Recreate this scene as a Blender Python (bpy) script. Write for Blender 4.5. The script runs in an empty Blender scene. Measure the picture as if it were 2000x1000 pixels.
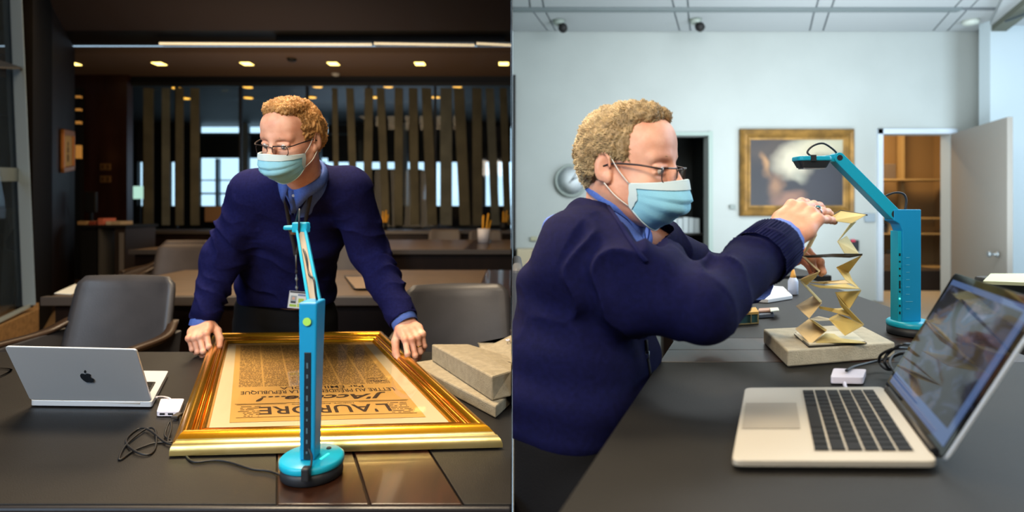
import bpy, bmesh, math, random
import numpy as np
from mathutils import Vector, Matrix
random.seed(7); np.random.seed(7)
S = bpy.context.scene
COL = S.collection
R = math.radians

# ---------------------------------------------------------------- camera
CZ = 1.245          # camera height over the reading-room floor
FP = 1100.0         # focal length in pixels of the 2000 px frame
HY = 405.0          # image row of the horizon
cam_d = bpy.data.cameras.new('camera'); cam = bpy.data.objects.new('camera', cam_d); COL.objects.link(cam)
cam.location = (0, 0, CZ); cam.rotation_euler = (R(90), 0, 0)
cam_d.sensor_width = 36; cam_d.lens = 36 * FP / 2000; cam_d.shift_y = -(500 - HY) / 2000
cam_d.clip_start = .05; cam_d.clip_end = 100
cam_d.dof.use_dof = True; cam_d.dof.focus_distance = 1.38; cam_d.dof.aperture_fstop = 2.3
S.camera = cam
S.view_settings.view_transform = 'Standard'; S.view_settings.look = 'None'
S.view_settings.gamma = 1; S.view_settings.use_curve_mapping = False
S.view_settings.exposure = 0.0
S.cycles.use_denoising = True
S.cycles.max_bounces = 8; S.cycles.transparent_max_bounces = 16; S.cycles.caustics_reflective = False; S.cycles.caustics_refractive = False

# ---------------------------------------------------------------- world + lights
w = bpy.data.worlds.new('world'); S.world = w; w.use_nodes = True
bg = w.node_tree.nodes['Background']; bg.inputs[0].default_value = (.50, .72, .92, 1); bg.inputs[1].default_value = 1.15

def area(name, loc, aim, size, power, color, sy=None):
    l = bpy.data.lights.new(name, 'AREA'); l.energy = power; l.color = color; l.size = size
    if sy: l.shape = 'RECTANGLE'; l.size_y = sy
    o = bpy.data.objects.new(name, l); COL.objects.link(o); o.location = loc
    o.rotation_euler = (Vector(aim) - Vector(loc)).to_track_quat('-Z', 'Y').to_euler()
    return o
WARM = (1, .72, .42); COOL = (.55, .76, 1); NEUT = (1, .93, .84)
# reading room (left)
area('reading_ceiling_lamp', (-1.0, 2.0, 3.4), (-.8, 1.5, .75), .8, 150, (1, .80, .55))
area('reading_front_fill', (-.75, -.7, 2.7), (-.8, 1.7, .9), 1.2, 75, (1, .86, .68), .7)  # warm fill added above the viewpoint for the gilt frame to reflect
area('reading_window', (-2.6, -.9, 2.2), (-.9, 2.0, .7), 1.4, 72, COOL)
area('reading_far_lamp', (-2.5, 5.6, 3.45), (-2.5, 5.6, 0), 2.4, 110, (1, .74, .46))
area('reading_far_ceiling_fill', (-3.0, 7.2, 1.3), (-3.0, 9.6, 3.6), 2.4, 60, (1, .74, .46))  # upward fill added under the brown ceiling band, no fitting there
area('lounge_daylight', (-3.5, 14.4, 2.0), (-3.5, 10, 1.2), 4.0, 50, COOL, 2.0)
# seminar room (right)
area('seminar_window', (3.3, 1.5, 2.5), (.5, 1.3, 1.1), 1.9, 100, (.66, .84, 1))
area('seminar_ceiling_lamp', (2.2, 3.8, 3.2), (2.4, 5.2, 0), 2.6, 245, (.95, .98, .98))
area('seminar_ceiling_fill', (3.2, 4.2, 1.2), (3.4, 5.4, 3.3), 2.2, 120, (.84, .93, 1))  # upward fill added to brighten the ceiling, no fitting there
area('seminar_warm_lamp', (.5, 2.0, 2.9), (.3, 1.1, 1.2), .35, 26, (1, .80, .52))
area('seminar_front_fill', (.9, -.5, 2.3), (.8, .9, .95), .6, 9, (1, .84, .62))  # warm fill added overhead behind the viewpoint, no desk lamp stands there
area('bay_window', (6.2, 3.4, 1.9), (5.2, 6.2, 1.7), 1.4, 90, (.70, .86, 1))
area('store_lamp', (5.0, 7.6, 2.7), (4.9, 8.6, .9), .8, 110, (1, .66, .32))

# ---------------------------------------------------------------- helpers
def P(px, py, Y): return Vector(((px - 1000) * Y / FP, Y, CZ + (HY - py) * Y / FP))
def G(px, py, z):
    Y = (CZ - z) * FP / (py - HY)
    return P(px, py, Y)
def lin(h):
    if isinstance(h, str):
        h = h.lstrip('#'); c = [int(h[i:i + 2], 16) / 255 for i in (0, 2, 4)]
    else: c = h
    return tuple(((x / 12.92) if x <= .04045 else ((x + .055) / 1.055) ** 2.4) for x in c)
MATS = {}
def mat(name, col, rough=.5, metal=0, var=0, vscale=20, bump=0, bscale=60, col2=None, emit=0, ecol=None, spec=None, coat=0, trans=0, ior=1.45, stretch=None, sheen=0, sss=0, alpha=1):
    if name in MATS: return MATS[name]
    m = bpy.data.materials.new(name); m.use_nodes = True; MATS[name] = m
    nt = m.node_tree; N = nt.nodes; L = nt.links; b = N['Principled BSDF']
    c = lin(col); b.inputs['Base Color'].default_value = (*c, 1); b.inputs['Roughness'].default_value = rough; b.inputs['Metallic'].default_value = metal
    if spec is not None: b.inputs['Specular IOR Level'].default_value = spec
    if coat: b.inputs['Coat Weight'].default_value = coat; b.inputs['Coat Roughness'].default_value = .05
    if trans: b.inputs['Transmission Weight'].default_value = trans
    if sheen: b.inputs['Sheen Weight'].default_value = sheen; b.inputs['Sheen Roughness'].default_value = .5
    if sss: b.inputs['Subsurface Weight'].default_value = sss; b.inputs['Subsurface Radius'].default_value = (.012, .004, .002); b.inputs['Subsurface Scale'].default_value = 1
    b.inputs['IOR'].default_value = ior; b.inputs['Alpha'].default_value = alpha
    if emit:
        b.inputs['Emission Color'].default_value = (*lin(ecol or col), 1); b.inputs['Emission Strength'].default_value = emit
    if var or bump or col2:
        tc = N.new('ShaderNodeTexCoord'); mp = N.new('ShaderNodeMapping'); L.new(tc.outputs['Object'], mp.inputs[0])
        if stretch: mp.inputs['Scale'].default_value = stretch
    if var or col2:
        n = N.new('ShaderNodeTexNoise'); n.inputs['Scale'].default_value = vscale; n.inputs['Detail'].default_value = 5; L.new(mp.outputs[0], n.inputs[0])
        r = N.new('ShaderNodeValToRGB'); L.new(n.outputs[0], r.inputs[0]); L.new(r.outputs[0], b.inputs['Base Color'])
        c2 = lin(col2) if col2 else tuple(min(1, x * (1 + var)) for x in c)
        c1 = c if col2 else tuple(x * (1 - var) for x in c)
        r.color_ramp.elements[0].position = .35; r.color_ramp.elements[1].position = .65
        r.color_ramp.elements[0].color = (*c1, 1); r.color_ramp.elements[1].color = (*c2, 1)
    if bump:
        n2 = N.new('ShaderNodeTexNoise'); n2.inputs['Scale'].default_value = bscale; n2.inputs['Detail'].default_value = 4; L.new(mp.outputs[0], n2.inputs[0])
        bp = N.new('ShaderNodeBump'); bp.inputs['Strength'].default_value = min(1, bump); bp.inputs['Distance'].default_value = .002; L.new(n2.outputs[0], bp.inputs['Height']); L.new(bp.outputs[0], b.inputs['Normal'])
    return m

class MB:
    """collects shapes, links them as one mesh object"""
    def __init__(s): s.v = []; s.f = []; s.sm = []
    def add(s, vs, fs, smooth=False):
        n = len(s.v); s.v += [Vector(v) for v in vs]; s.f += [[i + n for i in f] for f in fs]; s.sm += [smooth] * len(fs); return s
    def box(s, c, size, rot=None):
        c = Vector(c); hx, hy, hz = size[0] / 2, size[1] / 2, size[2] / 2
        M = rot if rot is not None else Matrix.Identity(3)
        vs = [c + M @ Vector((x * hx, y * hy, z * hz)) for z in (-1, 1) for y in (-1, 1) for x in (-1, 1)]
        return s.add(vs, [(0, 2, 3, 1), (4, 5, 7, 6), (0, 1, 5, 4), (2, 6, 7, 3), (0, 4, 6, 2), (1, 3, 7, 5)])
    def bb(s, x0, x1, y0, y1, z0, z1): return s.box(((x0 + x1) / 2, (y0 + y1) / 2, (z0 + z1) / 2), (x1 - x0, y1 - y0, z1 - z0))
    def prism(s, poly, h):
        """extrude polygon points by vector h"""
        h = Vector(h); n = len(poly); vs = [Vector(p) for p in poly] + [Vector(p) + h for p in poly]
        return s.add(vs, [list(range(n))[::-1], list(range(n, 2 * n))] + [(i, (i + 1) % n, n + (i + 1) % n, n + i) for i in range(n)])
    def hexa(s, q0, q1): # two quads
        vs = [Vector(v) for v in q0] + [Vector(v) for v in q1]
        return s.add(vs, [(3, 2, 1, 0), (4, 5, 6, 7)] + [(i, (i + 1) % 4, 4 + (i + 1) % 4, 4 + i) for i in range(4)])
    def grid(s, rows, smooth=True, closed=False):
        nr, nc = len(rows), len(rows[0]); vs = [v for r in rows for v in r]; fs = []
        for i in range(nr - 1):
            for j in range(nc if closed else nc - 1):
                k = (j + 1) % nc; fs.append((i * nc + j, i * nc + k, (i + 1) * nc + k, (i + 1) * nc + j))
        return s.add(vs, fs, smooth)
    def tube(s, pts, r, n=8, smooth=True, cap=True):
        pts = [Vector(p) for p in pts]; m = len(pts); rr = r if isinstance(r, (list, tuple)) else [r] * m
        rows = []; up = Vector((0, 0, 1)); prev = None
        for i in range(m):
            d = (pts[min(i + 1, m - 1)] - pts[max(i - 1, 0)]).normalized()
            if prev is None: a = d.cross(up) if abs(d.dot(up)) < .95 else d.cross(Vector((1, 0, 0)))
            else: a = prev - d * prev.dot(d)
            if a.length < 1e-6: a = d.orthogonal()
            a.normalize(); prev = a; b = d.cross(a)
            rows.append([pts[i] + (a * math.cos(2 * math.pi * k / n) + b * math.sin(2 * math.pi * k / n)) * rr[i] for k in range(n)])
        base = len(s.v); s.grid(rows, smooth, True)
        if cap:
            s.f.append([base + k for k in range(n)]); s.f.append([base + (m - 1) * n + k for k in range(n)][::-1]); s.sm += [False, False]
        return s
    def lathe(s, c, prof, n=24, ax=(0, 0, 1), smooth=True):
        c = Vector(c); q = Vector((0, 0, 1)).rotation_difference(Vector(ax))
        rows = [[c + q @ Vector((r * math.cos(2 * math.pi * k / n), r * math.sin(2 * math.pi * k / n), z)) for k in range(n)] for r, z in prof]
        s.grid(rows, smooth, True); b = len(s.v) - len(rows) * n
        s.f.append([b + k for k in range(n)][::-1]); s.f.append([b + (len(rows) - 1) * n + k for k in range(n)]); s.sm += [False, False]
        return s
    def build(s, name, m, parent=None, bevel=0, seg=2, solid=0, sub=0, allsmooth=False):
        me = bpy.data.meshes.new(name); me.from_pydata([tuple(v) for v in s.v], [], s.f); me.update()
        for p, k in zip(me.polygons, s.sm): p.use_smooth = k or allsmooth
        bm = bmesh.new(); bm.from_mesh(me); bmesh.ops.recalc_face_normals(bm, faces=bm.faces)
        if bevel:
            ed = [e for e in bm.edges if len(e.link_faces) == 2 and e.calc_face_angle(0) > R(30)]
            bmesh.ops.bevel(bm, geom=ed, offset=bevel, segments=seg, profile=.5, affect='EDGES', clamp_overlap=True)
        bm.to_mesh(me); bm.free()
        me.materials.append(m)
        o = bpy.data.objects.new(name, me); COL.objects.link(o)
        if parent is not None: link_to(o, parent)
        if solid:
            md = o.modifiers.new('t', 'SOLIDIFY'); md.thickness = solid; md.offset = 0
        if sub:
            md = o.modifiers.new('s', 'SUBSURF'); md.levels = sub; md.render_levels = sub
        return o
def tag(o, label=None, cat=None, group=None, kind=None):
    if label: o['label'] = label
    if cat: o['category'] = cat
    if group: o['group'] = group
    if kind: o['kind'] = kind
    return o
def thing(name, label, cat, loc, group=None):
    o = bpy.data.objects.new(name, None); COL.objects.link(o); o.location = loc; o.empty_display_size = .05
    return tag(o, label, cat, group)
def link_to(o, parent):
    """parts are modelled in world space; the parent inverse keeps them there"""
    o.parent = parent
    if parent.type == 'EMPTY': o.matrix_parent_inverse = Matrix.Translation(-Vector(parent.location))
def copy_tree(o, parent=None):
    c = o.copy(); COL.objects.link(c); c.parent = parent
    for ch in list(o.children): copy_tree(ch, c)
    return c
def struct(mb, name, m, label=None, parent=None, **k):
    o = mb.build(name, m, parent, **k)
    if parent is None:
        o['kind'] = 'structure'
        if label: o['label'] = label
    return o
def arc(c, r, a0, a1, n): return [(c[0] + r * math.cos(a0 + (a1 - a0) * i / n), c[1] + r * math.sin(a0 + (a1 - a0) * i / n)) for i in range(n + 1)]
def rrect(w, h, r, n=5):
    out = []
    for cx, cy, a in ((w / 2 - r, h / 2 - r, 0), (-w / 2 + r, h / 2 - r, 90), (-w / 2 + r, -h / 2 + r, 180), (w / 2 - r, -h / 2 + r, 270)):
        out += arc((cx, cy), r, R(a), R(a + 90), n)
    return out
def smooth_path(pts, n=8):
    """Catmull-Rom"""
    pts = [Vector(p) for p in pts]; pts = [pts[0] * 2 - pts[1]] + pts + [pts[-1] * 2 - pts[-2]]; out = []
    for i in range(1, len(pts) - 2):
        a, b, c, d = pts[i - 1:i + 3]
        for k in range(n):
            t = k / n; out.append(.5 * ((2 * b) + (c - a) * t + (2 * a - 5 * b + 4 * c - d) * t * t + (3 * b - a - 3 * c + d) * t ** 3))
    out.append(pts[-2]); return out
def text_mesh(s, size=1, offset=0, shear=0, align='CENTER'):
    cu = bpy.data.curves.new('t', 'FONT'); cu.body = s; cu.size = size; cu.offset = offset; cu.shear = shear; cu.align_x = align; cu.align_y = 'BOTTOM_BASELINE'; cu.resolution_u = 3
    o = bpy.data.objects.new('t', cu); me = bpy.data.meshes.new_from_object(o)
    v = [x.co.copy() for x in me.vertices]; f = [list(p.vertices) for p in me.polygons]
    bpy.data.objects.remove(o); bpy.data.curves.remove(cu); bpy.data.meshes.remove(me); return v, f

# ---------------------------------------------------------------- noise + signed-distance modelling
_perm = np.random.RandomState(3).permutation(256); _perm = np.concatenate([_perm, _perm, _perm])
_grad = np.random.RandomState(4).normal(size=(256, 3)).astype('f4'); _grad /= np.linalg.norm(_grad, axis=1)[:, None]
def noise3(p):
    p = np.asarray(p, 'f4'); i = np.floor(p).astype(int); f = p - i; i &= 255; u = f * f * f * (f * (f * 6 - 15) + 10); out = 0
    for dx in (0, 1):
        for dy in (0, 1):
            for dz in (0, 1):
                h = _perm[_perm[_perm[i[..., 0] + dx] + i[..., 1] + dy] + i[..., 2] + dz]
                g = _grad[h]; d = g[..., 0] * (f[..., 0] - dx) + g[..., 1] * (f[..., 1] - dy) + g[..., 2] * (f[..., 2] - dz)
                out = out + d * np.abs(1 - dx - u[..., 0]) * np.abs(1 - dy - u[..., 1]) * np.abs(1 - dz - u[..., 2])
    return out
A = lambda v: np.array(tuple(v), 'f4')
class Prim:
    def __init__(s, lo, hi, fn, k=.01, op='+'): s.lo, s.hi, s.fn, s.k, s.op = A(lo), A(hi), fn, k, op
def cap(a, b, ra, rb, k=.01, op='+'):
    a, b = A(a), A(b); r = max(ra, rb); d = b - a; L2 = float(d @ d) + 1e-12
    def fn(p):
        q = p - a; t = np.clip((q @ d) / L2, 0, 1); return np.linalg.norm(q - t[..., None] * d, axis=-1) - (ra + (rb - ra) * t)
    return Prim(np.minimum(a, b) - r, np.maximum(a, b) + r, fn, k, op)
def ell(c, rad, M=None, k=.01, op='+'):
    c = A(c); M = np.eye(3, dtype='f4') if M is None else np.array(M, 'f4'); rad = A(rad); r = float(rad.max()); m = float(rad.min())
    def fn(p):
        q = (p - c) @ M; k0 = np.linalg.norm(q / rad, axis=-1); k1 = np.linalg.norm(q / (rad * rad), axis=-1) + 1e-6; return k0 * (k0 - 1) / k1
    return Prim(c - r, c + r, fn, k, op)
def loft(st, side, k=.02, pw=2.4):
    """st: list of (centre, rx, ry); side: lateral axis; sections are super-ellipses across the spine"""
    C = [A(x[0]) for x in st]; RX = [x[1] for x in st]; RY = [x[2] for x in st]; side = A(side); r = max(RX + RY)
    def fn(p):
        best = None
        for i in range(len(C) - 1):
            d = C[i + 1] - C[i]; L = float(np.linalg.norm(d)); dn = d / L
            sx = side - dn * float(side @ dn); sx /= np.linalg.norm(sx); fw = np.cross(dn, sx)
            q = p - C[i]; z = q @ dn; t = np.clip(z / L, 0, 1); rx = RX[i] + (RX[i + 1] - RX[i]) * t; ry = RY[i] + (RY[i + 1] - RY[i]) * t
            lx = np.abs(q @ sx) / rx; ly = np.abs(q @ fw) / ry; m = np.minimum(rx, ry)
            dr = ((lx ** pw + ly ** pw) ** (1 / pw) - 1) * m; dz = np.maximum(np.abs(z - L / 2) - L / 2, 0)
            e = np.where(dz > 0, np.sqrt(np.maximum(dr + m * .3, 0) ** 2 + dz * dz) - m * .3, dr)
            best = e if best is None else smin(best, e, .03)
        return best
    C_ = np.array(C); return Prim(C_.min(0) - r, C_.max(0) + r, fn, k)
def smin(a, b, k):
    h = np.maximum(k - np.abs(a - b), 0) / k; return np.minimum(a, b) - h * h * k * .25
def sdf_mesh(prims, h, pad=.02):
    import openvdb as vdb
    pos = [p for p in prims if p.op == '+']
    lo = np.min([p.lo for p in pos], 0) - pad; hi = np.max([p.hi for p in pos], 0) + pad
    n = np.ceil((hi - lo) / h).astype(int) + 1; D = np.full(n, .4, 'f4')
    for p in prims:
        m = p.k + 3 * h
        i0 = np.clip(np.floor((p.lo - m - lo) / h).astype(int), 0, n); i1 = np.clip(np.ceil((p.hi + m - lo) / h).astype(int) + 1, 0, n)
        if (i1 <= i0).any(): continue
        ax = [lo[j] + h * np.arange(i0[j], i1[j], dtype='f4') for j in range(3)]
        pt = np.stack(np.meshgrid(*ax, indexing='ij'), -1).astype('f4'); d = p.fn(pt); sl = tuple(slice(i0[j], i1[j]) for j in range(3))
        if p.op == '+': D[sl] = smin(D[sl], d, p.k)
        else: D[sl] = -smin(-D[sl], d, p.k)
    D = np.clip(D, -.05, .05).astype('f4'); g = vdb.FloatGrid(.05); g.copyFromArray(D); v, q = g.convertToQuads(0.0)
    return v.astype('f4') * h + lo, q[:, ::-1]
def normals(v, q):
    n = np.cross(v[q[:, 2]] - v[q[:, 0]], v[q[:, 3]] - v[q[:, 1]]); out = np.zeros_like(v)
    for j in range(4): np.add.at(out, q[:, j], n)
    return out / (np.linalg.norm(out, axis=1)[:, None] + 1e-12)
def np_obj(name, parts, m, parent=None):
    """parts: list of (verts, quads) -> one smooth mesh object"""
    off = 0; V = []; Q = []
    for v, q in parts: V.append(v); Q.append(q + off); off += len(v)
    V = np.concatenate(V); Q = np.concatenate(Q)
    me = bpy.data.meshes.new(name); me.vertices.add(len(V)); me.vertices.foreach_set('co', V.astype('f4').ravel())
    k = Q.shape[1]; me.loops.add(len(Q) * k); me.loops.foreach_set('vertex_index', Q.astype('i4').ravel())
    me.polygons.add(len(Q)); me.polygons.foreach_set('loop_start', np.arange(0, len(Q) * k, k, dtype='i4')); me.polygons.foreach_set('loop_total', np.full(len(Q), k, 'i4'))
    me.update(calc_edges=True); me.validate(); me.polygons.foreach_set('use_smooth', np.ones(len(me.polygons), bool)); me.materials.append(m)
    o = bpy.data.objects.new(name, me); COL.objects.link(o)
    if parent is not None: link_to(o, parent)
    return o
def compact(v, q):
    u, inv = np.unique(q, return_inverse=True); return v[u], inv.reshape(q.shape)

# ================================================================ READING ROOM (left of the dividing wall)
ZT = .75; ZC = 3.6
def DX(Y): return .0006 * Y + .0012          # face of the dividing wall
m_wood = mat('dark_wood', '#1c110b', .5, spec=.15, var=.25, vscale=6, stretch=(1, 1, .15), bump=.05)
m_darkwall = mat('dark_panel', '#0d0906', .8, var=.15, vscale=4, spec=.1)
m_carpet = mat('carpet', '#6b5335', .95, var=.2, vscale=90)
m_black = mat('black_paint', '#0b0a0b', .6)
m_brownceil = mat('brown_ceiling', '#6a5444', .8)
m_leather_t = mat('table_leather', '#171514', .48, var=.12, vscale=14, bump=.25, bscale=420, spec=.3)
m_leather_tan = mat('table_leather_tan', '#5f4b37', .5, var=.1, vscale=10, bump=.2, bscale=300)
m_gloss_wood = mat('gloss_wood', '#2c160b', .34, var=.35, vscale=9, stretch=(6, .8, 1), coat=.15)
m_lam = mat('lamp_glow', '#ffe9b0', .5, emit=5, ecol='#ffe07a')
m_steel = mat('brushed_steel', '#8d979c', .35, metal=.6)
m_glassd = mat('dark_glass', '#101418', .03, trans=0, alpha=.18, spec=.8)

mb = MB(); mb.bb(-13, -.002, -3, 17, -.1, 0); struct(mb, 'floor', m_carpet, 'tan carpet floor of the dark reading room')
mb = MB(); mb.bb(-13, -.004, -3, 7.5, ZC, ZC + .1); struct(mb, 'ceiling', mat('near_ceiling', '#2a1c17', .8), 'dark brown ceiling of the reading room')
mb = MB(); mb.bb(-13, -.006, 7.5, 8.62, ZC + .12, ZC + .2); struct(mb, 'trim_1', m_black, 'black recessed ceiling channel with light strip')
mb = MB(); mb.bb(-13, -.006, 8.60, 10.2, ZC, ZC + .1); struct(mb, 'ceiling_soffit', m_brownceil, 'brown ceiling band holding square downlights')
mb = MB(); mb.bb(-13, -.008, 10.2, 17, ZC, ZC + .1); struct(mb, 'ceiling_lounge', m_black, 'black ceiling beyond the glass wall')
mb = MB(); mb.bb(-13.1, -13, -3, 17, 0, ZC); struct(mb, 'wall_left', m_darkwall, 'dark side wall of the reading room')
mb = MB(); mb.bb(-13, -.004, -3.1, -3, 0, ZC); struct(mb, 'wall_back', mat('back_wall_l', '#b8a488', .8), 'wall of the reading room behind the viewpoint')

# wall added to keep the rooms' light apart, dark veneer left, white paint right
def wedge(y0, y1, sgn, z0, z1):
    q = lambda z: [(0, y0, z), (sgn * (.00015 * abs(y0)), y0, z), (sgn * (.00015 * abs(y1)), y1, z), (0, y1, z)]
    return q(z0), q(z1)
mb = MB(); mb.hexa(*wedge(1.38, 17, -1, -.1, ZC + .2)); mb.hexa(*wedge(-3, -.2, -1, -.1, ZC + .2)); struct(mb, 'added_divider', m_darkwall, 'thin dark veneered face of the added dividing wall')

# light strip in the black channel
t = thing('light_strip', 'long slim louvred light strip on the dark reading-room ceiling', 'light', (-2.0, 8.05, ZC + .05))
for i, (xa, xb) in enumerate(((315, 728), (732, 927), (931, 998))):
    a = P(xa, 87, 8.05); b = P(xb, 90.5 if i else 89, 8.05)
    MB().box((a + b) / 2 + Vector((0, 0, .015)), (b.x - a.x, .10, .03)).build('housing', m_steel, t)
    mb = MB(); n = int((b.x - a.x) / .028)
    for k in range(n):
        mb.box(a.lerp(b, (k + .5) / n) + Vector((0, -.052, -.0)), (.014, .012, .028))
    o = mb.build('louvre', mat('strip_glow', '#fff0d0', .5, emit=1.6, ecol='#ffe2b0'), t); o['kind'] = 'stuff'
MB().bb(-3.4, -.1, 8.11, 8.16, ZC + .04, ZC + .12).build('rail', m_black, t)

# square downlights
for i, px in enumerate((143, 311, 482, 651, 820, 984)):
    c = P(px, 124, 9.2); c.z = ZC
    names = ['leftmost downlight of the front row, half behind the wood wall', 'second downlight from left in the front ceiling row', 'square downlight in front row nearly above the standing man', 'fourth downlight from left in the front ceiling row', 'fifth downlight from left in the front ceiling row', 'rightmost downlight of the front row near the dividing wall']
    t = thing('downlight', names[i], 'ceiling light', c, 'square downlights in the brown ceiling band')
    MB().box(c + Vector((0, 0, -.004)), (.20, .22, .008)).build('trim_ring', m_brownceil, t)
    MB().box(c + Vector((0, 0, -.011)), (.155, .17, .008)).build('diffuser', m_lam, t)
for i, (px, py) in enumerate(((346, 171), (362, 191), (484, 169), (485, 190), (620, 168), (609, 189), (758, 168), (731, 189), (893, 168), (851, 189))):
    Y = 2.355 * FP / (HY - py); c = P(px, py, Y)
    t = thing('recessed_downlight', '%s downlight from left in the %s row beyond the glass wall' % (('first', 'second', 'third', 'fourth', 'fifth')[i // 2], ('higher', 'lower')[i % 2]), 'ceiling light', c, 'downlights beyond the glass wall')
    MB().lathe(c + Vector((0, 0, -.012)), [(.11, 0), (.11, .012)], 20).build('bezel', m_black, t)
    MB().lathe(c + Vector((0, 0, -.022)), [(.085, 0), (.095, .010)], 20).build('bulb', mat('warm_bulb', '#ffc860', .5, emit=2.6, ecol='#ffbe4a'), t)
for px, py, nm in ((570, 115, 'black dome sensor on brown ceiling'), (656, 144, 'white dome detector on brown ceiling band')):
    Y = 2.355 * FP / (HY - py); c = P(px, py, Y)
    o = MB().lathe(c + Vector((0, 0, -.05)), [(.01, 0), (.06, .015), (.08, .05)], 20).build('ceiling_sensor', m_black if px < 600 else mat('offwhite_plastic', '#b9b4aa', .5))
    tag(o, nm, 'detector')

# glass wall with tall fins, Y = 10.2
YG = 10.2
zb = P(0, 446, YG).z
mb = MB(); mb.bb(P(250, 0, YG).x, -.008, YG - .03, YG + .06, 0, zb); struct(mb, 'wall_far_plinth', m_darkwall, 'low dark wall under the glazed partition')
mb = MB(); mb.bb(P(145, 0, YG).x - .1, -.008, YG - .08, YG + .08, P(0, 166, YG).z, ZC); struct(mb, 'trim_2', m_black, 'black header over the glazed partition')
t = thing('glazed_partition', 'dark full-height glazed partition across the far end of the reading room', 'glass wall', (-3.5, YG, zb))
xs = [255, 345, 470, 600, 720, 850, 998]
for i in range(6):
    x0 = P(xs[i], 0, YG).x; x1 = min(P(xs[i + 1], 0, YG).x, -.009)
    MB().bb(x0 + .02, x1 - .02, YG, YG + .012, zb, P(0, 166, YG).z).build('pane', m_glassd, t)
    MB().bb(x0 - .02, x0 + .02, YG - .03, YG + .04, zb, P(0, 166, YG).z).build('mullion', m_black, t)
# fins: vertical fabric slats hanging just before the glass
m_fin = mat('olive_fin', '#4c4736', .8, var=.2, vscale=3); m_fin2 = mat('grey_fin', '#54544a', .8, var=.2, vscale=3)
fins = [(288, 16, 0), (322, 12, 1), (349, 12, 0), (379, 14, 0), (655, 9, 0), (687, 13, 0), (718, 15, 0), (748, 14, 0), (778, 15, 0), (808, 16, 0), (838, 18, 0), (871, 22, 1), (902, 20, 0), (932, 18, 0), (962, 16, 1), (988, 14, 0)]
bt = thing('slat_blind', 'tall olive vertical slats hanging along the glazed partition', 'blind', (-3.5, YG - .15, P(0, 170, YG).z))
MB().bb(P(270, 0, YG).x, -.01, YG - .19, YG - .12, P(0, 172, YG).z, P(0, 165, YG).z).build('head_rail', m_black, bt)
for i, (px, wd, k) in enumerate(fins):
    lean = random.uniform(-.10, .10) if px > 640 else 0
    a = P(px, 171, YG - .15); b = P(px, 440, YG - .15); a.x += lean * .6; b.x -= lean * .6
    hw = wd / 2 * YG / FP
    for v in (a, b): v.x = min(v.x, -.012 - hw)
    q = [a + Vector((-hw, 0, 0)), a + Vector((hw, .05, 0)), b + Vector((hw, .05, 0)), b + Vector((-hw, 0, 0))]
    MB().prism(q, (0, .012, 0)).build('slat', m_fin2 if k else m_fin, bt)

# lounge behind the glass: outer window wall at Y = 16
YW = 16.0
mb = MB(); wallz = []
def wq(x0, x1, y0, y1): mb.bb(P(x0, 0, YW).x, min(P(x1, 0, YW).x, -.012), YW, YW + .15, P(0, y1, YW).z, P(0, y0, YW).z)
# openings (photo rows): 300-345..385 bright, thin strips above
wq(120, 998, 150, 234); wq(120, 388, 244, 316); wq(388, 640, 264, 308); wq(640, 998, 244, 316)
wq(120, 268, 316, 402); wq(278, 330, 316, 402); wq(350, 388, 316, 402); wq(525, 632, 316, 402) ; wq(712, 800, 330, 402); wq(828, 850, 316, 402); wq(905, 930, 316, 402)
wq(120, 998, 402, 460); wq(120, 388, 236, 244); wq(700, 1000, 236, 244)
mb.bb(-12.9, -.012, YW, YW + .15, 0, P(0, 455, YW).z)
struct(mb, 'wall_far', mat('lounge_wall', '#0d1014', .7, var=.2, vscale=2), 'dark outer wall of the lounge with window openings')
t = thing('window_band', 'long bright window band in lounge beyond the glazed partition', 'window', (-7, YW + .2, 1))
sky = mat('overcast_view', '#9fc4dc', .9, emit=2.6, ecol='#a9cfe6', col2='#6f93a8', vscale=.8)
MB().bb(-12.9, -.02, YW + .5, YW + .55, .3, 4).build('pane', sky, t)
mw = mat('white_column', '#9fb3c2', .6)
for px, w_ in ((480, 12), (622, 10), (425, 6), (690, 8), (790, 12), (945, 8), (970, 6)):
    a = P(px, 0, YW - .3).x; MB().bb(a - w_ / 150, a + w_ / 150, YW - .35, YW - .2, P(0, 402, YW).z, P(0, 244 if w_ > 9 else 312, YW).z).build('post', mw, t)
for py, h_ in ((262, 4), (352, 2), (378, 3)):
    z = P(0, py, YW - .25).z; MB().bb(P(385, 0, YW).x, P(700, 0, YW).x, YW - .28, YW - .2, z - h_ * .008, z + h_ * .008).build('rail', mat('blue_grey_rail', '#3b5466', .6), t)
for px, py, w_, h_, nm in ((417, 418, 60, 30, 'tan cardboard box on the far ledge behind the man'), ):
    c = P(px + 20, py, 9.9); o = MB().box(c, (w_ * .009, .25, h_ * .009)).build('cardboard_box', mat('cardboard', '#6b4d30', .9), bevel=.01); tag(o, nm, 'box')
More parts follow.
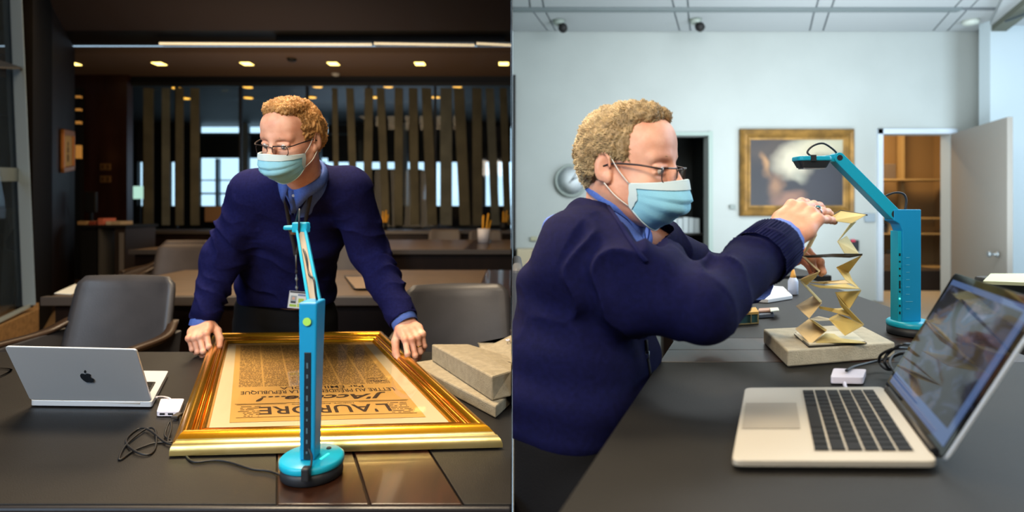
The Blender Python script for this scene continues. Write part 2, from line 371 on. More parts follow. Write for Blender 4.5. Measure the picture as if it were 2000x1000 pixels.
# lounge furniture glimpsed through the glass
for i, (px, py, w_, h_, c_, nm) in enumerate(((820, 425, 22, 110, '#0c0c0e', 'tall black cabinet behind the slats right of the man'), (700, 415, 36, 40, '#231c18', 'low dark armchair behind the glazed partition'), (498, 408, 60, 40, '#2b3439', 'grey sofa beyond the glass left of the man'))):
    c = P(px, py, 11.2); c.z = h_ * .0102 / 2 + zb - .1 if i != 2 else zb
    o = MB().box((c.x, 11.2, (zb + h_ * .0102) / 2), (w_ * .0102, .5, zb + h_ * .0102)).build(('storage_cabinet', 'armchair', 'sofa')[i], mat('lf%d' % i, c_, .7), bevel=.05); tag(o, nm, ('cabinet', 'chair', 'sofa')[i])
c = P(273, 376, 12.5); t = thing('lit_sign', 'small glowing pale green sign beyond the glass at left', 'sign', (c.x, c.y, 0)); MB().box(c, (.28, .05, .28)).build('panel', mat('sign_glow', '#c8f0dc', .5, emit=1.3, ecol='#c0f0dc'), t, bevel=.01); MB().bb(c.x - .02, c.x + .02, c.y - .02, c.y + .02, 0, c.z - .14).build('post', m_black, t)

# left side: glass door frame, wood panels, passage
m_wood_red = mat('red_brown_wood', '#2e1710', .4, var=.3, vscale=5, stretch=(1, 1, .2))
def wallquad(p0, p1, ztop, zbot, th, name, m, label):
    """upright slab between two plan points"""
    a = Vector((p0[0], p0[1], 0)); b = Vector((p1[0], p1[1], 0)); n = (b - a).cross(Vector((0, 0, 1))).normalized() * th
    q0 = [a + Vector((0, 0, zbot)), b + Vector((0, 0, zbot)), b + n + Vector((0, 0, zbot)), a + n + Vector((0, 0, zbot))]
    q1 = [v + Vector((0, 0, ztop - zbot)) for v in q0]; mb = MB(); mb.hexa(q0, q1); return struct(mb, name, m, label)
pA = P(64, 0, 5.0); pB = P(146, 0, 8.4)
wallquad((pA.x, pA.y), (P(102, 0, 6.6).x, 6.6), ZC, 0, -.12, 'wall_side_near', m_darkwall, 'near dark panel of the side wall by the glass door')
wallquad((P(102, 0, 6.6).x, 6.6), (pB.x, pB.y), ZC, 0, -.12, 'wall_side_far', m_wood, 'dark wood panelled side wall with small picture')
# far brown wall of the passage with light switch plates
mb = MB(); mb.bb(P(60, 0, 10.0).x, P(248, 0, 10.0).x, 10.0, 10.15, 0, ZC); struct(mb, 'wall_passage', m_wood_red, 'red-brown wood wall at the end of the passage')
for py, nm in ((326, 'upper brass wall plate on the red-brown wood wall'), (350, 'lower brass wall plate on the red-brown wood wall')):
    t = thing('wall_plate', nm, 'wall plate', P(206, py, 9.98), 'brass plates on the wood wall')
    MB().box(P(206, py, 9.98), (.19, .02, .12)).build('plate', mat('brass', '#9a7446', .4, metal=.6), t, bevel=.006)
    for k in (-1, 1): MB().box(P(206 + 5 * k, py, 9.965), (.05, .015, .07)).build('switch', mat('brass_dark', '#6d4e2c', .4, metal=.5), t)
# small framed picture on the side wall
a = Vector((P(102, 0, 6.6).x, 6.6, 0)); b = Vector((pB.x, pB.y, 0)); d = (b - a).normalized(); n = d.cross(Vector((0, 0, 1))).normalized()
if n.x < 0: n = -n
def onwall(px, py):
    r = Vector(((px - 1000) / FP, 1)); # ray in plan
    den = r.x * d.y - r.y * d.x; s_ = (a.x * d.y - a.y * d.x) / den; return P(px, py, s_)
c = (onwall(116, 252) + onwall(138, 332)) / 2; u = (onwall(138, 292) - onwall(116, 292)); wd = u.length; u.normalize(); h_ = onwall(127, 252).z - onwall(127, 333).z
t = thing('framed_print', 'small gilt-framed print on the dark wood side wall', 'picture', c + n * .02)
M3 = Matrix((u, n, Vector((0, 0, 1)))).transposed()
for s_ in (-1, 1):
    MB().box(c + u * s_ * (wd / 2 - .035) + n * .03, (.07, .04, h_), M3).build('frame_side', mat('old_gilt', '#a86a2c', .4, metal=.4), t, bevel=.008)
    MB().box(c + Vector((0, 0, s_ * (h_ / 2 - .035))) + n * .03, (wd, .04, .07), M3).build('frame_rail', MATS['old_gilt'], t, bevel=.008)
MB().box(c + n * .015, (wd - .1, .02, h_ - .1), M3).build('print', mat('print_paper', '#c9a566', .8), t)
for k, (dz, rr) in enumerate(((.12, .03), (.02, .045), (-.12, .055))): MB().lathe(c + n * .027 + Vector((0, 0, dz * h_ / .7)), [(rr, 0), (rr * .9, .004)], 16, ax=n).build('figure_mark', mat('ink_brown', '#3a2417', .8), t)
# glass door: mullion, panes, rails
t = thing('glass_door', 'tall glass door in pale metal frame at far left', 'door', (P(40, 0, 4.9).x, 4.9, 0))
x0 = P(21, 0, 4.6).x; x1 = P(46, 0, 4.6).x
dn = lambda px, py, Y: P(px, py, Y)
q = [P(22, 0, 4.6), P(40, 0, 4.6), P(62, 0, 4.9), P(46, 0, 4.9)]
def post(pa, pb, w_, dpt, z0, z1, name, m, par):
    a = Vector((pa[0], pa[1], z0)); return MB().box(((pa[0] + pb[0]) / 2, (pa[1] + pb[1]) / 2, (z0 + z1) / 2), (w_, dpt, z1 - z0)).build(name, m, par, bevel=.004)
zbm = P(0, 598, 4.9).z
X0 = P(48, 0, 4.8).x
MB().hexa([P(44, 598, 4.8) , P(70, 596, 4.8), P(70, 596, 4.86), P(44, 598, 4.86)], [P(18, -20, 4.8), P(42, -20, 4.8), P(42, -20, 4.86), P(18, -20, 4.86)]).build('stile', mat('pale_metal', '#a9bac2', .5, metal=.2), t, bevel=.006)
MB().hexa([P(34, 600, 4.87), P(44, 598, 4.87), P(44, 598, 4.92), P(34, 600, 4.92)], [P(4, -20, 4.87), P(18, -20, 4.87), P(18, -20, 4.92), P(4, -20, 4.92)]).build('inner_stile', mat('mid_metal', '#49555b', .4, metal=.5), t)
MB().hexa([P(-60, 660, 4.0), P(60, 600, 4.8), P(60, 600, 4.86), P(-60, 660, 4.06)], [P(-60, 648, 4.0), P(60, 592, 4.8), P(60, 592, 4.86), P(-60, 648, 4.06)]).build('bottom_rail', MATS['pale_metal'], t)
MB().hexa([P(-60, 130, 4.0), P(44, 136, 4.8), P(44, 136, 4.86), P(-60, 130, 4.06)], [P(-60, 98, 4.0), P(42, 131, 4.8), P(42, 131, 4.86), P(-60, 98, 4.06)]).build('transom', mat('dark_metal', '#2a2a2c', .4, metal=.5), t)
MB().hexa([P(-60, 355, 4.0), P(36, 354, 4.8), P(36, 354, 4.82), P(-60, 355, 4.02)], [P(-60, 325, 4.0), P(36, 328, 4.8), P(36, 328, 4.82), P(-60, 325, 4.02)]).build('frosted_band', mat('frosted', '#5e6a6e', .6), t)
MB().hexa([P(-60, 650, 4.02), P(44, 602, 4.83), P(44, 602, 4.84), P(-60, 650, 4.03)], [P(-60, -20, 4.02), P(20, -20, 4.83), P(20, -20, 4.84), P(-60, -20, 4.03)]).build('pane', m_glassd, t)
mb = MB(); mb.hexa([P(-60, 0, 3.98) * 1, P(76, 0, 4.86) * 1, P(76, 0, 5.2), P(-60, 0, 5.2)], [P(-60, 0, 3.98), P(76, 0, 4.86), P(76, 0, 5.2), P(-60, 0, 5.2)])
for i in range(4): mb.v[i].z = 0; mb.v[4 + i].z = P(0, 604, 4.86).z if i in (1, 2) else P(0, 662, 4.0).z
struct(mb, 'trim_3', mat('tan_kerb', '#8a6a42', .8, var=.2, vscale=30), 'tan carpeted kerb under the glass door')
# pale vase-like object behind the door glass
o = MB().lathe(Vector((P(0, 0, 6.6).x, 6.6, .01)), [(.12, 0), (.14, .7), (.05, .75), (.05, .82), (.12, 1.0), (.17, 1.2), (.15, 1.22)], 24).build('stone_urn', mat('pale_stone', '#2c2e26', .7)); tag(o, 'pale grey-green urn on stand behind the glass door', 'urn')

# passage desk with papers, dark figure-like monitor and cabinets
YD = 7.6
zd = P(0, 440, YD).z
t = thing('reception_desk', 'black desk in the passage cluttered with papers', 'desk', (P(200, 0, YD).x, YD, 0))
xa, xb = P(156, 0, YD).x, P(246, 0, YD).x
MB().bb(xa, xb, YD, YD + .7, zd - .04, zd).build('desktop', m_black, t, bevel=.005)
MB().bb(xa, xa + .2, YD + .02, YD + .66, 0, zd - .04).build('side_panel', m_black, t)
MB().bb(P(190, 0, YD).x, P(195, 0, YD).x, YD + .02, YD + .66, 0, zd - .04).build('divider', mat('grey_trim', '#4b4844', .5), t)
MB().bb(P(222, 0, YD).x, xb - .02, YD + .02, YD + .66, 0, zd - .04).build('drawer_unit', mat('desk_brown', '#2c2420', .5), t)
MB().bb(P(232, 0, YD).x, P(240, 0, YD).x, YD + .005, YD + .02, .1, zd - .1).build('drawer_front', mat('drawer_grey', '#6a6460', .5), t)
for i, (px, c_, w_, h_, nm) in enumerate(((168, '#b08a58', 18, .05, 'tan folder at the left end of the passage desk'), (187, '#8d3c26', 12, .05, 'red-brown box on the passage desk'), (204, '#c96a50', 11, .09, 'coral red box on the passage desk'), (219, '#c9b79a', 10, .05, 'cream paper stack on the passage desk'), (233, '#b39c7c', 20, .05, 'buff envelopes at the right end of the passage desk'))):
    o = MB().box((P(px, 0, YD + .2).x, YD + .25, zd + h_ / 2 + .001), (w_ * .007, .25, h_)).build('paper_stack', mat('desk_paper%d' % i, c_, .8), bevel=.004); tag(o, nm, 'papers')
t = thing('desk_monitor', 'black monitor seen from behind on passage desk', 'monitor', (P(178, 0, YD + .45).x, YD + .5, zd))
c = P(178, 395, YD + .5); MB().box(c, (.16, .05, .3)).build('screen', m_black, t, bevel=.01); MB().bb(c.x - .02, c.x + .02, YD + .48, YD + .52, zd + .01, c.z - .12).build('stand', m_black, t); MB().bb(c.x - .08, c.x + .08, YD + .42, YD + .58, zd + .001, zd + .012).build('foot', m_black, t)
# warm lit shelf niches
nt_ = thing('display_shelf', 'dark shelf niche with small warm lit objects at passage corner', 'shelf', (P(152, 0, 9.6).x, 9.6, 0))
MB().bb(P(146, 0, 9.7).x, P(160, 0, 9.7).x, 9.65, 9.75, 0, 3.3).build('back_panel', m_black, nt_)
for py, h_ in ((190, 5), (215, 5), (240, 6), (297, 26)):
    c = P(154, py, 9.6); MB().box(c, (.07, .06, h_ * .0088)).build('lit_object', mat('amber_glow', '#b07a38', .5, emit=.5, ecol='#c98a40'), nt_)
    MB().bb(c.x - .06, c.x + .06, 9.55, 9.65, c.z - h_ * .0044 - .02, c.z - h_ * .0044).build('shelf_board', m_black, nt_)
# pale low cabinet below the glass wall
o = MB().bb(P(253, 0, 9.9).x, P(297, 0, 9.9).x, 9.9, 10.1, .0, P(0, 450, 9.9).z).build('low_cabinet', mat('cream_laminate', '#8d8068', .7), bevel=.01); tag(o, 'pale cream low cabinet under the glazed partition', 'cabinet')

# ---------------------------------------------------------------- tables of the reading room
def poly(pts, z): return [G(x, y, z) for x, y in pts]
t = thing('reading_table', 'large reading table inlaid with dark leather and wood strips, nearest the viewer', 'table', (-.9, 1.4, 0))
YF, YB = (CZ - ZT) * FP / (984 - HY), 1.925
XL = -2.6; XR = -.0007
MB().bb(XL, XR, YF + .004, YB - .004, ZT - .05, ZT - .006).build('table_core', m_wood, t)
def lx(px, py, Y):   # depth line through a picture point towards the table's own vanishing direction
    g = G(px, py, ZT); return g.x + (Y - g.y) * (540 - 1000) / FP
def strip(pa, pb, name, m, gap=.0012):
    """slab between two depth lines given by picture points; None = table end"""
    pts = []
    for Y in (YF, YB):
        l = XL if pa is None else lx(*pa, Y) + gap; r = XR if pb is None else min(lx(*pb, Y) - gap, XR); pts.append((l, r, Y))
    (l0, r0, y0), (l1, r1, y1) = pts
    q = [(l0, y0), (r0, y0), (r1, y1), (l1, y1)]
    if r0 >= XR - 1e-6 or r1 >= XR - 1e-6:
        q = [(l0, y0), (XR, y0), (XR, y1), (l1, y1)]
    return MB().prism([(x, y, ZT - .006) for x, y in q], (0, 0, .006)).build(name, m, t, bevel=.0012)
strip(None, (541, 930), 'leather_panel', m_leather_t)
strip((541, 930), (704, 930), 'wood_panel', m_gloss_wood, .0016)
strip((704, 930), (871, 930), 'wood_panel', m_gloss_wood, .0035)
strip((871, 930), None, 'leather_panel', m_leather_t)
MB().bb(XL, XR, YF - .012, YF, ZT - .075, ZT - .001).build('front_edge', mat('edge_black', '#1e1e22', .35), t, bevel=.004)
MB().bb(XL, XR, YB, YB + .012, ZT - .075, ZT - .001).build('rear_edge', MATS['edge_black'], t, bevel=.004)
for x in (-2.3, -.15):
    for y in (YF + .1, YB - .12): MB().bb(x - .04, x + .04, y - .04, y + .04, 0, ZT - .05).build('leg', m_wood, t)

def row_table(name_l, py0, py1, xl, zt, m, cell, drop=.10, woods=()):
    Y0 = (CZ - zt) * FP / (py0 - HY); Y1 = (CZ - zt) * FP / (py1 - HY)
    x0 = (xl - 1000) * Y0 / FP; xr = -DX(Y1) - .002
    t = thing('reading_table', name_l, 'table', ((x0 + xr) / 2, Y0, 0), 'tables of the reading room')
    MB().bb(x0, xr, Y0 + .01, Y1, zt - .05, zt - .005).build('table_core', m_wood, t)
    prev = x0 + .03
    for (wa, wb) in list(woods) + [(None, None)]:
        e = xr if wa is None else (wa - 1000) * Y0 / FP
        if e - prev > .05: MB().bb(prev, e - .003, Y0 + .05, Y1 - .05, zt - .005, zt).build('leather_panel', m, t)
        if wa is not None:
            x2 = min((wb - 1000) * Y0 / FP, xr); MB().bb(e, x2 - .003, Y0 + .05, Y1 - .05, zt - .005, zt).build('wood_panel', m_gloss_wood, t); prev = x2
    MB().bb(x0, xr, Y0, Y0 + .045, zt - .05, zt).build('front_edge', mat('edge_grey', '#3d3631', .5), t, bevel=.004)
    MB().bb(x0 + .02, xr, Y0 + .08, Y0 + .11, zt - drop - .35, zt - .05).build('apron', m_wood, t)
    for x in (x0 + .12, (x0 + xr) / 2, xr - .2):
        MB().bb(x - .07, x + .07, Y0 + .3, Y0 + .44, 0, zt - .05).build('leg', m_wood, t); MB().bb(x - .07, x + .07, Y1 - .4, Y1 - .26, 0, zt - .05).build('leg', m_wood, t)
    return Y0, Y1
T2 = row_table('second reading table with tan leather, directly behind the standing man', 580, 526, 78, .75, m_leather_tan, 0, woods=((930, 1040),))
T3 = row_table('third reading table from the front, narrow strip carrying white pencil cup', 488, 468, 250, .79, m_leather_tan, 0, woods=((905, 950),))
T4 = row_table('farthest reading table, thin strip below the glazed partition', 451, 447.4, 240, .86, mat('table_far', '#4a3b30', .6), 0)

# desk pad, paper on second table
o = MB().prism([G(672, 541, .752), G(735, 541, .752), G(760, 566, .752), G(690, 566, .752)], (0, 0, .012)); 
t = thing('desk_pad', 'tan desk pad with dark bound edge on the second table', 'desk pad', G(700, 560, .752))
o.build('pad', mat('pad_edge', '#1d1714', .5), t, bevel=.006)
MB().prism([G(675, 541, .7645), G(740, 541, .7645), G(762, 563.5, .7645), G(694, 563.5, .7645)], (0, 0, .003)).build('surface', mat('pad_tan', '#87705a', .7), t)
o = MB().prism([G(146, 556, .752), G(106, 574, .752), G(140, 576, .752), G(172, 558, .752)], (0, 0, .004)).build('paper_sheet', mat('paper', '#c9c9c0', .8)); tag(o, 'white paper sheet on left end of the second table', 'paper')

# pencil cups
def cup(px, py, Y, z, h_, lab, white=True):
    c = P(px, py, Y); c.z = z + .002; s_ = h_
    t = thing('pencil_cup', lab, 'cup', c)
    if white: MB().lathe(c, [(.042 * s_, 0), (.045 * s_, .1 * s_), (.036 * s_, .1 * s_), (.034 * s_, .01)], 20).build('cup', mat('cup_white', '#d8d4d8', .5), t)
    else: MB().lathe(c, [(.034 * s_, 0), (.036 * s_, .08 * s_), (.03 * s_, .08 * s_), (.03 * s_, .01)], 16).build('cup', m_black, t)
    for k in range(5):
        a = k * 1.3; e = c + Vector((.03 * s_ * math.cos(a) + .02 * s_, .02 * s_ * math.sin(a), (.16 + .012 * k) * s_)); b0 = c + Vector((.012 * s_ * math.cos(a), .012 * s_ * math.sin(a), .015)); MB().tube([b0, e], .007 * s_, 6).build('pencil', mat('pencil_yellow', '#d99a1e', .5), t)
cup(945, 480, 7.2, .79, 1.8, 'white cup of yellow pencils on the third table')
cup(749, 430, 9.6, .86, 1.6, 'dark cup of yellow pencils right of the man', False)
cup(984, 430, 9.6, .86, 1.6, 'dark cup of yellow pencils at right end of the farthest table', False)

# ---------------------------------------------------------------- armchairs
m_chair = mat('chair_leather', '#3c3b3e', .42, var=.1, vscale=8, bump=.2, bscale=200)
m_chair2 = mat('chair_leather_far', '#544a44', .5, var=.1, vscale=6)
m_arm = mat('arm_wood', '#35261b', .4)
def make_chair(m, lab, loc, grp=None, w_=.50, bh=.44, flare=1.0):
    t = thing('armchair', lab, 'chair', (0, 0, 0), grp)
    # backrest: rounded panel, slightly reclined away (+Y), front faces -Y
    rows = []
    def shell(side):
        out = []
        for i in range(15):
            v = i / 14; z = .46 + bh * v; ww = w_ / 2 * (1.08 - .10 * v + .12 * max(0, .25 - v) * 4 * .5)
            rc = 1 if v < .86 else math.sqrt(max(0, 1 - ((v - .86) / .14) ** 2)) * .16 + .84
            r_ = []
            for j in range(17):
                u = -1 + j / 8; x = u * ww * rc; y = .26 + .10 * v + .05 * (1 - u * u) + (side * (.022 if abs(u) < .99 and 0 < i < 14 else .010)); r_.append(Vector((x, y, z)))
            out.append(r_)
        return out
    f_, b_ = shell(-1), shell(1); mb = MB(); mb.grid(f_); mb.grid(b_)
    n0 = 0; n1 = 15 * 17
    bd = [(i, 0) for i in range(15)] + [(14, j) for j in range(1, 17)] + [(i, 16) for i in range(13, -1, -1)] + [(0, j) for j in range(15, 0, -1)]
    for k in range(len(bd)):
        a_, b2 = bd[k], bd[(k + 1) % len(bd)]; mb.f.append([a_[0] * 17 + a_[1], b2[0] * 17 + b2[1], n1 + b2[0] * 17 + b2[1], n1 + a_[0] * 17 + a_[1]]); mb.sm.append(True)
    mb.build('backrest', m, t)
    MB().box((0, .03, .44), (w_ + .02, .50, .09)).build('seat', m, t, bevel=.03, seg=4)
    for s_ in (-1, 1):
        pth = [Vector((s_ * (w_ / 2 + .01), .33, .70)), Vector((s_ * (w_ / 2 + .05), .22, .655)), Vector((s_ * (w_ / 2 + .06), 0, .645)), Vector((s_ * (w_ / 2 + .055), -.2, .63))]
        sp = smooth_path(pth, 5); rws = []
        for q in sp: rws.append([q + Vector((s_ * dx, 0, dz)) for dx, dz in ((-.022, -.012), (.022, -.012), (.024, .008), (-.024, .008))])
        mb = MB().grid(rws, True, True); mb.f += [[0, 1, 2, 3], [len(mb.v) - 4 + k for k in range(4)]]; mb.sm += [False] * 2
        ar = mb.build('armrest', m_arm, t)
        side = MB().hexa([Vector((s_ * (w_ / 2 + .02), -.16, .44)), Vector((s_ * (w_ / 2 + .045), -.16, .44)), Vector((s_ * (w_ / 2 + .045), .30, .44)), Vector((s_ * (w_ / 2 + .02), .30, .44))],
                         [Vector((s_ * (w_ / 2 + .035), -.19, .62)), Vector((s_ * (w_ / 2 + .06), -.19, .62)), Vector((s_ * (w_ / 2 + .05), .33, .66)), Vector((s_ * (w_ / 2 + .025), .33, .66))]).build('side_panel', m, t, bevel=.006)
        for y in (-.18, .26): MB().hexa([(s_ * w_ / 2 - .02, y - .02, 0), (s_ * w_ / 2 + .02, y - .02, 0), (s_ * w_ / 2 + .02, y + .02, 0), (s_ * w_ / 2 - .02, y + .02, 0)], [(s_ * w_ / 2 - .028, y - .028, .40), (s_ * w_ / 2 + .028, y - .028, .40), (s_ * w_ / 2 + .028, y + .028, .40), (s_ * w_ / 2 - .028, y + .028, .40)]).build('leg', m_arm, t)
    return t
ch = make_chair(m_chair, 'dark grey leather armchair behind the closed side of the silver laptop, left of the man', None, 'armchairs of the reading room')
c = P(216, 0, 2.60); ch.location = (c.x, 2.30, .02); ch.rotation_euler.z = R(-6)
def clip_tree(root, xmax):
    M = Matrix.Translation(root.location) @ root.rotation_euler.to_matrix().to_4x4(); Mi = M.inverted()
    for o in root.children:
        o.data = o.data.copy()
        for v in o.data.vertices:
            p = M @ v.co
            if p.x > xmax: p.x = xmax; v.co = Mi @ p
def place(src, px, Y, rz, lab, z=0, sc=1.0):
    r = copy_tree(src); r['label'] = lab; p = P(px, 0, Y); r.location = (p.x, Y - .3, z); r.rotation_euler.z = R(rz); r.scale = (sc,) * 3; return r
rc_ = place(ch, 912, 2.60, 8, 'dark grey leather armchair behind the grey foam wedges, right of the man', -.02, 1.0); clip_tree(rc_, -.004)
far = make_chair(m_chair2, 'brown-grey leather armchair behind the second table, left of the man', None, 'armchairs of the reading room')
p = P(352, 0, 5.15); far.location = (p.x, 4.86, 0)
place(far, 358, 5.85, 0, 'dark armchair back just above the brown-grey armchair, left of the man')
place(far, 690, 5.4, 0, 'brown armchair partly hidden by the man, to his right')
place(far, 868, 8.9, 0, 'small dark armchair back at the farthest table, right side', .0)
place(far, 948, 8.5, 0, 'armchair next to the dividing wall behind the white pencil cup', .0)

# ================================================================ THINGS ON THE READING TABLE
# ---- framed newspaper
m_gold = mat('gilt', '#dc9414', .24, metal=.9, col2='#ecb02c', vscale=3, bump=.12, bscale=40)
m_goldp = mat('gilt_highlight', '#d6bd70', .28, metal=.9, col2='#eddca0', vscale=5, bump=.12, bscale=50)  # paler gilt, the highlight on front and back mouldings put into colour
m_goldr = mat('gilt_red', '#a4551a', .3, metal=.9, col2='#c98628', vscale=10)
FT = ZT + .034
fo = [G(330, 891, ZT + .004), G(982, 874, ZT + .004), P(752, 648, 2.10), P(413, 653, 2.07)]
for v in fo[2:]: v.z = ZT + .004
ctr = sum(fo, Vector()) / 4
t = thing('picture_frame', 'large gilt frame lying flat with old newspaper under glass, man holding its sides', 'picture frame', (ctr.x, ctr.y, ZT))
INS = (1, .62, .85, .62)
def inset(q, d):
    """inset a quad in plan by distance d"""
    n = 4; out = []
    ln = []; fc = INS
    for i in range(n):
        a, b = q[i], q[(i + 1) % n]; e = (b - a); e.z = 0; e.normalize(); nn = Vector((-e.y, e.x, 0)); ln.append((a + nn * d * fc[i], e))
    for i in range(n):
        (p, e), (p2, e2) = ln[i - 1], ln[i]; den = e.x * e2.y - e.y * e2.x; w_ = p2 - p; s_ = (w_.x * e2.y - w_.y * e2.x) / den; v = p + e * s_; v.z = q[i].z; out.append(v)
    return out
prof = [(0, 0), (.000, .008), (.004, .016), (.010, .022), (.014, .022), (.018, .026), (.026, .033), (.036, .036), (.046, .034), (.054, .027), (.058, .022), (.062, .021), (.066, .024), (.071, .024), (.075, .018), (.080, .017), (.084, .020), (.090, .019), (.094, .012), (.100, .010), (.100, 0)]
rings = [[v + Vector((0, 0, h_)) for v in inset(fo, d_)] for d_, h_ in prof]
for k in range(4):
    for a_, b_, nm_, m_ in ((0, 6, 'moulding', (m_goldp, m_gold, m_goldp, m_gold)[k]), (5, 21, 'inner_moulding', m_gold)):
        mb = MB(); rows = [[r_[k], r_[(k + 1) % 4]] for r_ in rings[a_:b_]]; mb.grid(rows, True)
        if a_ == 0: rows2 = [rows[0], rows[-1]]
        mb.build(nm_, m_, t)
for d_, r_ in ((.0625, .0022), (.083, .0022)):
    for k in range(4):
        q = inset(fo, d_); z = .0245 if d_ < .07 else .0205
        MB().tube([q[k] + Vector((0, 0, z)), q[(k + 1) % 4] + Vector((0, 0, z))], r_, 6).build('bead', m_goldr, t)
mo = inset(fo, .098); zm = ZT + .013
MB().prism([Vector((v.x, v.y, zm - .008)) for v in mo], (0, 0, .008)).build('mat_board', mat('mat_board', '#d2bf9a', .8), t)
pp = [G(448, 826, zm), G(832, 815, zm), G(709, 668, zm), G(461, 674, zm)]
m_news = bpy.data.materials.new('newsprint'); m_news.use_nodes = True
nt = m_news.node_tree; N = nt.nodes; L = nt.links; bs = N['Principled BSDF']; bs.inputs['Roughness'].default_value = .85
def nd(tp, **k):
    n = N.new(tp)
    for a_, v_ in k.items(): setattr(n, a_, v_)
    return n
def mth(op, a_, b_=None, c_=None):
    n = nd('ShaderNodeMath', operation=op)
    for i, v_ in enumerate((a_, b_, c_)):
        if v_ is None: continue
        if isinstance(v_, (int, float)): n.inputs[i].default_value = v_
        else: L.new(v_, n.inputs[i])
    return n.outputs[0]
uv = nd('ShaderNodeUVMap'); sp = nd('ShaderNodeSeparateXYZ'); L.new(uv.outputs[0], sp.inputs[0])
U, V = sp.outputs[0], sp.outputs[1]      # u: from the page's left, v: from the top of the page
lf = mth('FRACT', mth('MULTIPLY', V, 112)); line = mth('LESS_THAN', lf, .66)
cmb = nd('ShaderNodeCombineXYZ'); L.new(mth('MULTIPLY', U, 120), cmb.inputs[0]); L.new(mth('MULTIPLY', mth('FLOOR', mth('MULTIPLY', V, 112)), 7.3), cmb.inputs[1])
ns = nd('ShaderNodeTexNoise'); ns.inputs['Scale'].default_value = 1.0; ns.inputs['Detail'].default_value = 2; L.new(cmb.outputs[0], ns.inputs[0])
ink = mth('GREATER_THAN', ns.outputs[0], .45)
cf = mth('FRACT', mth('MULTIPLY', mth('SUBTRACT', U, .035), 6.43)); col_ = mth('MULTIPLY', mth('GREATER_THAN', cf, .04), mth('LESS_THAN', cf, .965))
rg = mth('MULTIPLY', mth('GREATER_THAN', V, .345), mth('MULTIPLY', mth('LESS_THAN', V, .975), mth('MULTIPLY', mth('GREATER_THAN', U, .035), mth('LESS_THAN', U, .965))))
t_ = mth('MULTIPLY', mth('MULTIPLY', line, ink), mth('MULTIPLY', col_, rg))
mx = nd('ShaderNodeMix', data_type='RGBA'); L.new(mth('MULTIPLY', t_, .85), mx.inputs[0]); n4 = nd('ShaderNodeTexNoise'); n4.inputs['Scale'].default_value = 5; tcx = nd('ShaderNodeTexCoord'); L.new(tcx.outputs['Object'], n4.inputs[0]); rp = nd('ShaderNodeValToRGB'); L.new(n4.outputs[0], rp.inputs[0]); rp.color_ramp.elements[0].color = (*lin('#c29247'), 1); rp.color_ramp.elements[1].color = (*lin('#d6a859'), 1)
L.new(rp.outputs[0], mx.inputs[6]); mx.inputs[7].default_value = (*lin('#4a3216'), 1); L.new(mx.outputs[2], bs.inputs['Base Color'])
def page(u, v):   # u from the page's left (image right), v from the page's top (near the viewer)
    near = pp[1].lerp(pp[0], u); far_ = pp[2].lerp(pp[3], u); return near.lerp(far_, v)
mb = MB(); mb.add([page(0, 0), page(1, 0), page(1, 1), page(0, 1)], [(0, 1, 2, 3)]); 
for v in mb.v: v.z = zm + .0008
news = mb.build('newspaper', m_news, t)
uvl = news.data.uv_layers.new(name='UVMap'); uvc = {0: (0, 0), 1: (1, 0), 2: (1, 1), 3: (0, 1)}
for lp in news.data.loops: uvl.data[lp.index].uv = uvc[lp.vertex_index]
m_ink = mat('ink', '#3b2812', .8)
def headline(s_, uc, vb, width, height, name, off=0, shear=0):
    """printed line: centre uc, baseline at v=vb, cap height given in page v"""
    v, f = text_mesh(s_, 1, off, shear); xs_ = [p.x for p in v]; ys_ = [p.y for p in v]; cx = (min(xs_) + max(xs_)) / 2; ww = max(xs_) - min(xs_); hh = .73
    mb = MB(); mb.add([page(uc + (p.x - cx) / ww * width, vb - p.y / hh * height) + Vector((0, 0, .0012)) for p in v], f); o = mb.build(name, m_ink, news)
    return o
headline("L'AURORE", .50, .128, .70, .072, 'masthead', .012)
headline("J'Accuse...!", .49, .232, .75, .050, 'headline', .030, .35)
headline("LETTRE AU PRÉSIDENT DE LA RÉPUBLIQUE", .50, .294, .90, .036, 'headline', .012)
headline("Par ÉMILE ZOLA", .47, .333, .50, .030, 'byline', .008)
headline("LETTRE", .115, .385, .09, .014, 'subheading', .02); headline("A M. FÉLIX FAURE", .10, .415, .13, .011, 'subheading', .01)
headline("Littéraire, Artistique, Sociale", .5, .150, .34, .011, 'strapline', .006)
mb = MB()
for vv, ua, ub in ((.152, .03, .30), (.152, .70, .97), (.160, .02, .98), (.035, .03, .97)):
    a, b = page(ua, vv) + Vector((0, 0, .0014)), page(ub, vv) + Vector((0, 0, .0014)); mb.prism([a, b, b + Vector((0, .0015, 0)), a + Vector((0, .0015, 0))], (0, 0, .0002))
for side in (0, 1):
    for k in range(7):
        ua = .04 + side * .80 + random.uniform(0, .01); ub = ua + random.uniform(.09, .12); vv = .045 + k * .0145; n_ = 14
        for j in range(n_):
            if random.random() < .25: continue
            a = page(ua + (ub - ua) * j / n_, vv) + Vector((0, 0, .0014)); b = page(ua + (ub - ua) * (j + .75) / n_, vv) + Vector((0, 0, .0014)); mb.prism([a, b, b + Vector((0, .003, 0)), a + Vector((0, .003, 0))], (0, 0, .0002))
o = mb.build('small_print', m_ink, news); o['kind'] = 'stuff'
INS_ = INS
